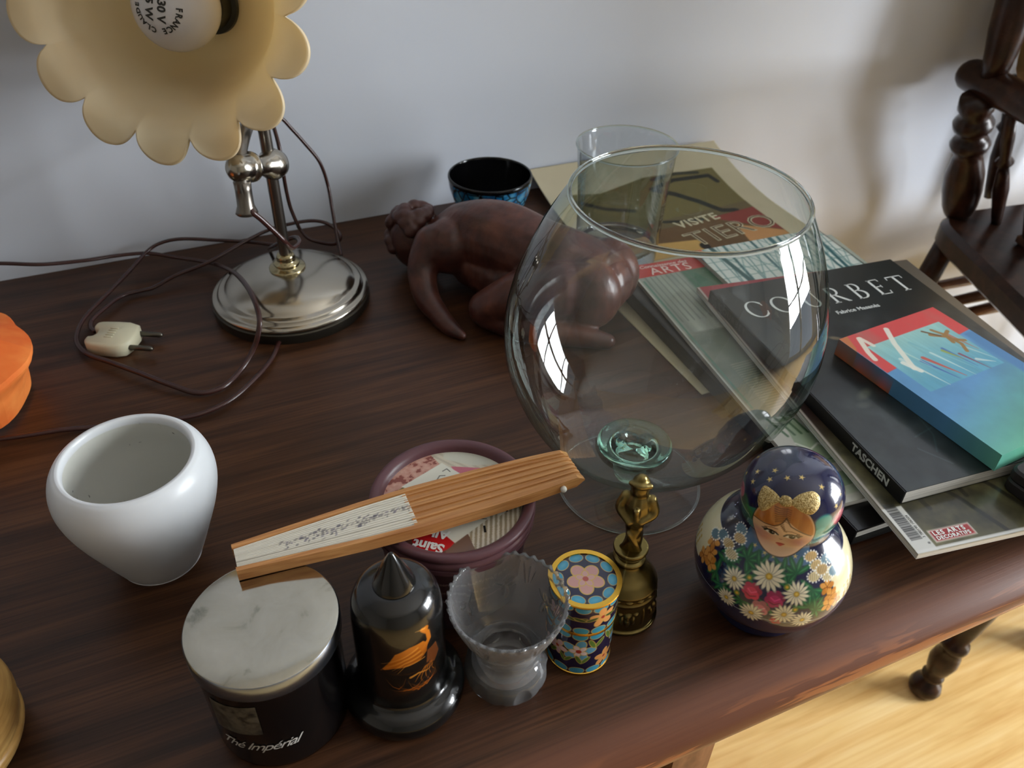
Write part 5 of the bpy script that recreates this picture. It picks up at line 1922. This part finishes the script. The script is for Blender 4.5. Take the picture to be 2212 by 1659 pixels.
# vase page at the lower end
pp.poly((0, 0), [(40, 82), (68, 82), (68, 10), (40, 10)], (180, 178, 166))
pp.poly((0, 0), [(44, 82), (60, 82), (58, 60), (46, 60)], (128, 84, 48))
pp.poly((0, 0), [(30, 86), (46, 86), (46, 4), (40, 4), (40, 60)], (178, 118, 60))
for q in ([(16, 84), (24, 84), (27, 70), (33, 60), (38, 40), (30, 22), (18, 22), (10, 40), (13, 60), (15, 70)], ):
    pp.poly((0, 0), q, (150, 168, 138))
for k in range(6):
    pp.line((0, 0), [(8 + 6 * k, 86), (12 + 5.4 * k, 66)], 2.0, (74, 104, 70))
pp.line((0, 0), [(13, 58), (20, 50), (28, 54), (34, 46)], 1.4, (216, 220, 206))
pp.line((0, 0), [(12, 46), (22, 38), (34, 38)], 1.4, (110, 140, 106))
pp.poly((0, 0), [(2, 34), (40, 34), (44, 26), (4, 25)], (206, 204, 194))
pp.poly((0, 0), [(8, 25), (34, 26), (30, 14), (12, 12)], (140, 160, 130))
pp.poly((0, 0), [(5, 12), (38, 13), (40, 7), (6, 6)], (176, 186, 166))
pp.line((0, 0), [(0.8, 306), (.8, 0)], 1.6, (196, 196, 186))
pp.line((0, 0), [(4.4, 280), (4.4, 100)], 1.8, (84, 128, 110))
pp.ell((64, 206), 5, 7, .4, (206, 216, 226))
pp.ell((72, 188), 4, 8, .2, (206, 216, 226))
# the banner
pp.poly((0, 0), [(0, 308), (66, 308), (70, 300), (70, 288), (0, 286)], (186, 52, 48))
am = flat_book('arts_magazine', (.3350, .2470), -5.2, .0148, W_, H_, .0034, pp, 'art magazine with a red corner banner, its left edge showing through the glass bowl', 'magazine', back=(190, 186, 176))
M_redprint = pmat('pale_red_print', (232, 206, 198), 0.5)
decal('lettering', 'Connaissance des', .0066, M_redprint, am, (.010, .3005, .0036), 0.0, shear=.25, offset=.0001)
decal('lettering', 'ARTS', .0160, M_redprint, am, (.0165, .2885, .0036), 0.0, space=1.15, offset=.0001)

# decorative arts magazine: maroon head, dark painting, forest below, barcode margin
W_, H_ = 208, 300
pp = plane_paint(W_, H_, 1.4, (70, 62, 44))
X, Y = pp.X, pp.Y
f1, f2 = fbm(X * .035, Y * .05, 51, 5), fbm(X * .12, Y * .12, 57, 4)
forest = np.outer(f1, [128, 122, 84]) + np.outer(1 - f1, [42, 40, 28])
forest = forest * (.65 + .7 * f2[:, None])
dark = np.outer(f1, [74, 44, 36]) + np.outer(1 - f1, [24, 18, 16])
k_ = np.clip((Y - 92) / 40, 0, 1)[:, None]
pp.c = forest * (1 - k_) + dark * k_
for x0, y0, x1, y1 in ((36, 66, 66, 0), (52, 74, 60, 34), (66, 64, 92, 10), (88, 72, 120, 22), (20, 60, 30, 30)):
    pp.line((0, 0), [(x0, y0), ((x0 + x1) / 2 + 3, (y0 + y1) / 2), (x1, y1)], 3.4, (40, 36, 28), .85)
for k in range(12):
    x = 18 + 180 * RNG.random()
    pp.ell((x, 12 + 60 * RNG.random()), 4 + 5 * RNG.random(), 2 + 3 * RNG.random(), RNG.random() * 3, (142, 138, 88), .35, soft=3)
pp.line((0, 0), [(6, 150), (16, 118), (14, 100)], 2.0, (130, 52, 48), .6)
pp.line((0, 0), [(10, 130), (20, 112)], 1.2, (180, 150, 130), .6)
pp.mix(np.clip((Y - 262) / 2, 0, 1) * np.clip((150 - X) / 10, 0, 1), (150, 46, 56))
pp.mix(np.clip((X - 160) / 20, 0, 1) * .8, (104, 100, 88))
pp.line((0, 0), [(1, 300), (1, 34)], 2.2, (176, 168, 156))
pp.poly((0, 0), [(0, 0), (14, 0), (14, 36), (0, 36)], (206, 206, 200))
pp.poly((0, 0), [(0, 0), (208, 0), (208, 2.4), (0, 2.4)], (214, 214, 210))
yb = 10.0
for k in range(24):
    wb_ = .35 + .75 * RNG.random()
    pp.poly((0, 0), [(2.6, yb), (10.0, yb), (10.0, yb + wb_), (2.6, yb + wb_)], (34, 34, 34))
    yb += wb_ + .35 + .4 * RNG.random()
pp.poly((0, 0), [(16.4, 5.0), (45.2, 5.0), (45.2, 14.2), (16.4, 14.2)], (226, 222, 212))
pp.poly((0, 0), [(17.3, 5.8), (44.3, 5.8), (44.3, 13.4), (17.3, 13.4)], (164, 44, 46))
pp.ell((12.0, 6.0), .7, .7, 0, (70, 70, 70))
dm = flat_book('decorative_arts_magazine', (.3500, .1918), -8.4, .0226, W_, H_, .0044, pp, 'magazine with a forest picture, barcode and red label, overhanging the table front', 'magazine', back=(206, 206, 204))
decal('lettering', 'LES ARTS', .0045, M_white, dm, (.0184, .0098, .0046), 0.0, space=1.25, offset=.00018)
decal('lettering', 'DECORATIFS', .0036, M_white, dm, (.0184, .0064, .0046), 0.0, space=1.16, offset=.00015)
decal('lettering', '3 780190 106504', .0026, M_black, dm, (.0128, .0100, .0046), math.radians(90), offset=.0)

# black monograph with large spaced capitals
W_, H_ = 179, 241
pp = plane_paint(W_, H_, 1.5, (16, 20, 19))
X, Y = pp.X, pp.Y
f1, f2 = fbm(X * .022, Y * .018, 61, 5), fbm(X * .06, Y * .05, 67, 4)
art = np.outer(f1, [74, 84, 82]) + np.outer(1 - f1, [10, 13, 13])
art = art * (.45 + .9 * f2[:, None] ** 1.4)
k_ = np.clip((178 - Y) / 12, 0, 1)[:, None]
pp.c = np.array([22, 28, 27]) * (1 - k_) + art * k_
pp.ell((36, 88), 7.5, 3.2, .5, (150, 146, 120), .55, soft=3)
pp.ell((33, 86), 12, 8, .4, (70, 84, 78), .35, soft=8)
pp.ell((28, 78), 5, 3, 0, (120, 126, 116), .35, soft=3)
pp.ell((66, 62), 9, 10, .2, (70, 96, 98), .4, soft=8)
for a_, b_ in (((56, 56), (44, 24)), ((62, 56), (84, 18)), ((58, 60), (96, 40)), ((70, 50), (72, 14)), ((40, 40), (86, 58))):
    pp.line((0, 0), [a_, ((a_[0] + b_[0]) / 2 + 3, (a_[1] + b_[1]) / 2 - 2), b_], 1.2, (72, 100, 98), .45)
pp.line((0, 0), [(34, 30), (46, 12)], 1.0, (90, 110, 108), .5)
pp.ell((58, 152), 5, 2.2, -.5, (172, 150, 112), .6, soft=1.5)
pp.ell((66, 146), 6, 1.8, -.2, (150, 116, 76), .5, soft=1.5)
pp.ell((20, 152), 16, 20, .2, (72, 78, 74), .45, soft=16)
mono = flat_book('art_monograph', (.3700, .2266), -5.0, .0272, W_, H_, .0104, pp, 'black paperback art monograph with spaced white capital letters across its top', 'book', cover_t=.0005, back=(14, 14, 14), spine_col=(12, 12, 13))


def stroke(pts, ws):
    P = np.asarray(pts, float)
    ws = np.full(len(P), ws) if np.isscalar(ws) else np.asarray(ws, float)
    t = np.gradient(P, axis=0)
    t /= np.linalg.norm(t, axis=1)[:, None] + 1e-12
    n = np.stack([-t[:, 1], t[:, 0]], 1) * ws[:, None] / 2
    L, R_ = P + n, P - n
    V = [(a, b, 0) for a, b in L] + [(a, b, 0) for a, b in R_]
    m = len(P)
    F = [(i, m + i, m + i + 1, i + 1) for i in range(m - 1)]
    return V, F


def arc(cx, cy, rx, ry, a0, a1, thick, thin, n=26):
    a = np.radians(np.linspace(a0, a1, n))
    return stroke(np.stack([cx + rx * np.cos(a), cy + ry * np.sin(a)], 1), thin + (thick - thin) * np.abs(np.cos(a)) ** 1.3)


TK, TN = .115, .045


def serif(x, y, w=.22):
    return stroke([(x - w / 2, y), (x + w / 2, y)], TN)


GLY = {
    'C': (0.84, [arc(.44, .5, .40, .49, 38, 322, TK, TN), stroke([(.76, .80), (.77, .66)], TN), stroke([(.76, .20), (.79, .32)], TN)]),
    'O': (0.98, [arc(.47, .5, .43, .49, 0, 360, TK, TN, 44)]),
    'U': (0.92, [stroke([(.18, .99), (.18, .34)], TK), arc(.45, .34, .27, .32, 180, 360, TK * .8, TN), stroke([(.72, .99), (.72, .34)], TN * 1.3), serif(.18, .98), serif(.72, .98)]),
    'R': (0.80, [stroke([(.20, 0), (.20, 1)], TK), arc(.34, .74, .24, .24, -90, 90, TK * .9, TN), stroke([(.2, .98), (.36, .98)], TN), stroke([(.2, .50), (.36, .50)], TN), stroke([(.36, .5), (.74, .02)], TK), serif(.2, .02, .28), serif(.74, .02, .16)]),
    'B': (0.74, [stroke([(.20, 0), (.20, 1)], TK), arc(.34, .76, .21, .22, -90, 90, TK * .9, TN), arc(.36, .27, .26, .25, -90, 90, TK, TN), stroke([(.1, .98), (.36, .98)], TN), stroke([(.2, .53), (.38, .53)], TN), stroke([(.1, .02), (.38, .02)], TN)]),
    'E': (0.70, [stroke([(.20, 0), (.20, 1)], TK), stroke([(.1, .98), (.58, .98)], TN), stroke([(.2, .52), (.50, .52)], TN), stroke([(.1, .02), (.62, .02)], TN), stroke([(.58, 1), (.60, .84)], TN), stroke([(.62, 0), (.66, .2)], TN), stroke([(.50, .60), (.50, .44)], TN)]),
    'T': (0.80, [stroke([(.40, 0), (.40, .98)], TK), stroke([(.04, .98), (.76, .98)], TN * 1.2), stroke([(.05, 1), (.03, .80)], TN), stroke([(.75, 1), (.77, .80)], TN), serif(.40, .02, .30)]),
}
M_title = pmat('silver_white_title', (206, 210, 206), 0.45)
x = .0125
parts = []
for ch in 'COURBET':
    adv, st_ = GLY[ch]
    for v, f in st_:
        parts.append(([(x + a * .0205, .1935 + b * .0225, .01055) for a, b, _ in v], f))
    x += adv * .0205 + .0062
mesh_obj('title', *join(*parts), M_title, mono, smooth=False)
decal('lettering', 'Fabrice Masanès', .0062, M_title, mono, (.080, .1795, .01055), 0.0, offset=.00012)
spM = lambda y, z: Matrix(((0, 0, -1, -.00085), (-1, 0, 0, y), (0, 1, 0, z), (0, 0, 0, 1)))
decal('lettering', 'TASCHEN', .0082, M_title, mono, (0, 0, 0), M=spM(.0500, .0024), space=1.02, offset=.0003)
M_dim = pmat('dim_spine_print', (74, 70, 66), 0.5)
decal('lettering', 'COURBET', .0075, M_dim, mono, (0, 0, 0), M=spM(.2250, .0026), space=1.3)

# thick little painted canvas
W_, H_ = 99, 138
pp = plane_paint(W_, H_, 2.2, (70, 130, 170))
X, Y = pp.X, pp.Y
g_ = np.clip(Y / 95, 0, 1)[:, None]
x_ = np.clip(X / 110, 0, 1)[:, None]
g2 = np.clip((Y + 18 - X * .35) / 60, 0, 1)[:, None]
pp.c = np.array([98, 176, 132]) * (1 - g2) + np.array([88, 142, 186]) * g2
nz_ = fbm(X * .05, Y * .05, 71)[:, None]
pp.c = pp.c * (.9 + .2 * nz_)
pp.mix(np.clip((Y - 92 - .12 * X) / 1.0, 0, 1) * np.clip((X - 0) / 1, 0, 1), (204, 72, 72))
pp.mix(np.clip((Y - 96) / 30, 0, 1) * np.clip(fbm(X * .08, Y * .03, 73) * 2.4 - 1.1, 0, 1), (176, 104, 96))
pp.poly((0, 0), [(0, 138), (8, 138), (3, 124), (0, 120)], (186, 112, 66))
pp.mix(np.clip((X - 88) / 3, 0, 1) * np.clip((104 - Y) / 3, 0, 1), (76, 128, 176))
ins_ = np.clip((X - 11) / .5, 0, 1) * np.clip((86.5 - X) / .5, 0, 1) * np.clip((Y - 64) / .5, 0, 1) * np.clip((122 - Y) / .5, 0, 1)
sk = np.array([150, 196, 190]) * np.clip((Y - 72) / 50, 0, 1)[:, None] + np.array([92, 160, 184]) * (1 - np.clip((Y - 72) / 50, 0, 1)[:, None])
sk = sk * (.93 + .14 * fbm(X * .3 + Y * .02, Y * .03, 75)[:, None])
pp.mix(ins_, sk)
for (x0, y0), (x1, y1), w_, c_ in (((22, 100), (30, 64), 3.4, (196, 214, 208)), ((34, 92), (42, 66), 3.0, (62, 96, 164)), ((38, 94), (49, 66), 3.6, (196, 74, 60)), ((52, 100), (62, 70), 3.0, (120, 180, 190)), ((48, 96), (56, 64), 2.4, (190, 214, 210)),
                                   ((60, 96), (66, 70), 2.6, (70, 108, 168)), ((58, 94), (64, 80), 3.0, (150, 160, 70)), ((66, 86), (72, 64), 2.4, (130, 60, 80)), ((72, 76), (82, 68), 3.0, (196, 210, 206)), ((76, 92), (86, 70), 2.4, (170, 200, 200)),
                                   ((30, 108), (36, 84), 2.4, (170, 204, 196)), ((44, 112), (54, 84), 2.6, (122, 178, 186)), ((78, 108), (84, 84), 3.0, (176, 110, 92))):
    pp.line((0, 0), [(x0, y0), (x1, y1)], w_, c_, .85, True)
for q in ([(72, 116), (76, 108), (74, 98)], [(66, 112), (74, 106), (82, 110)], [(76, 106), (78, 94), (74, 86)], [(78, 100), (84, 96)]):
    pp.line((0, 0), q, 3.0, (150, 112, 62), .95)
pp.line((0, 0), [(64, 118), (72, 108)], 2.0, (106, 76, 48), .95)
pp.line((0, 0), [(14, 132), (7, 116), (5, 108)], 4.0, (220, 216, 200), .95)
pp.line((0, 0), [(15, 132), (17, 121)], 3.4, (220, 216, 200), .9)
pp.line((0, 0), [(42, 132), (33, 116), (22, 88)], 4.2, (222, 222, 208), .95)
pp.line((0, 0), [(20, 96), (24, 84)], 4.0, (226, 226, 214), .9)
cv = thing('painted_canvas', (.4352, .2190, .0380), 'small thick painted canvas in red, blue and green lying on the art monograph', 'painting', math.radians(4))
V, F = grid_sheet(pp, .0135)
# sides keep the colour of the edge; the upper left side is earthy brown
c_all = pp.c
Vx = V[len(pp.X):]
kk = (Vx[:, 0] < .001) & (Vx[:, 1] > .086)
ix = np.nonzero(kk)[0]
for i in ix:
    c_all[len(pp.X) + i] = (150 + 50 * vnoise(np.array([Vx[i, 1] * 140]), np.array([0.]), 9)[0], 96, 58)
_o = mesh_obj('canvas', V, F, attr_mat('acrylic_paint', 0.4), cv, col=c_all, smooth=False)
_o.location = (0, 0, .0135)

# dark case at the right edge
cs = thing('dark_case', (.4445, .1700, .0273), 'dark flat case lying across the lower end of the art monograph at the right edge', 'case', math.radians(6))
M_case = pmat('dark_leather', (34, 30, 31), 0.5)
bump(M_case, noise(M_case, coords(M_case, (1, 1, 1)), 500, 3), 0.3, 0.0005)
mesh_obj('lower_shell', *prism(rrect(.10, .044, .006, 4, .05, .022), 0, .0085, .0012), M_case, cs, sharp=40)
mesh_obj('upper_shell', *prism(rrect(.10, .044, .006, 4, .05, .022), .0088, .0175, .0016), M_case, cs, sharp=40)
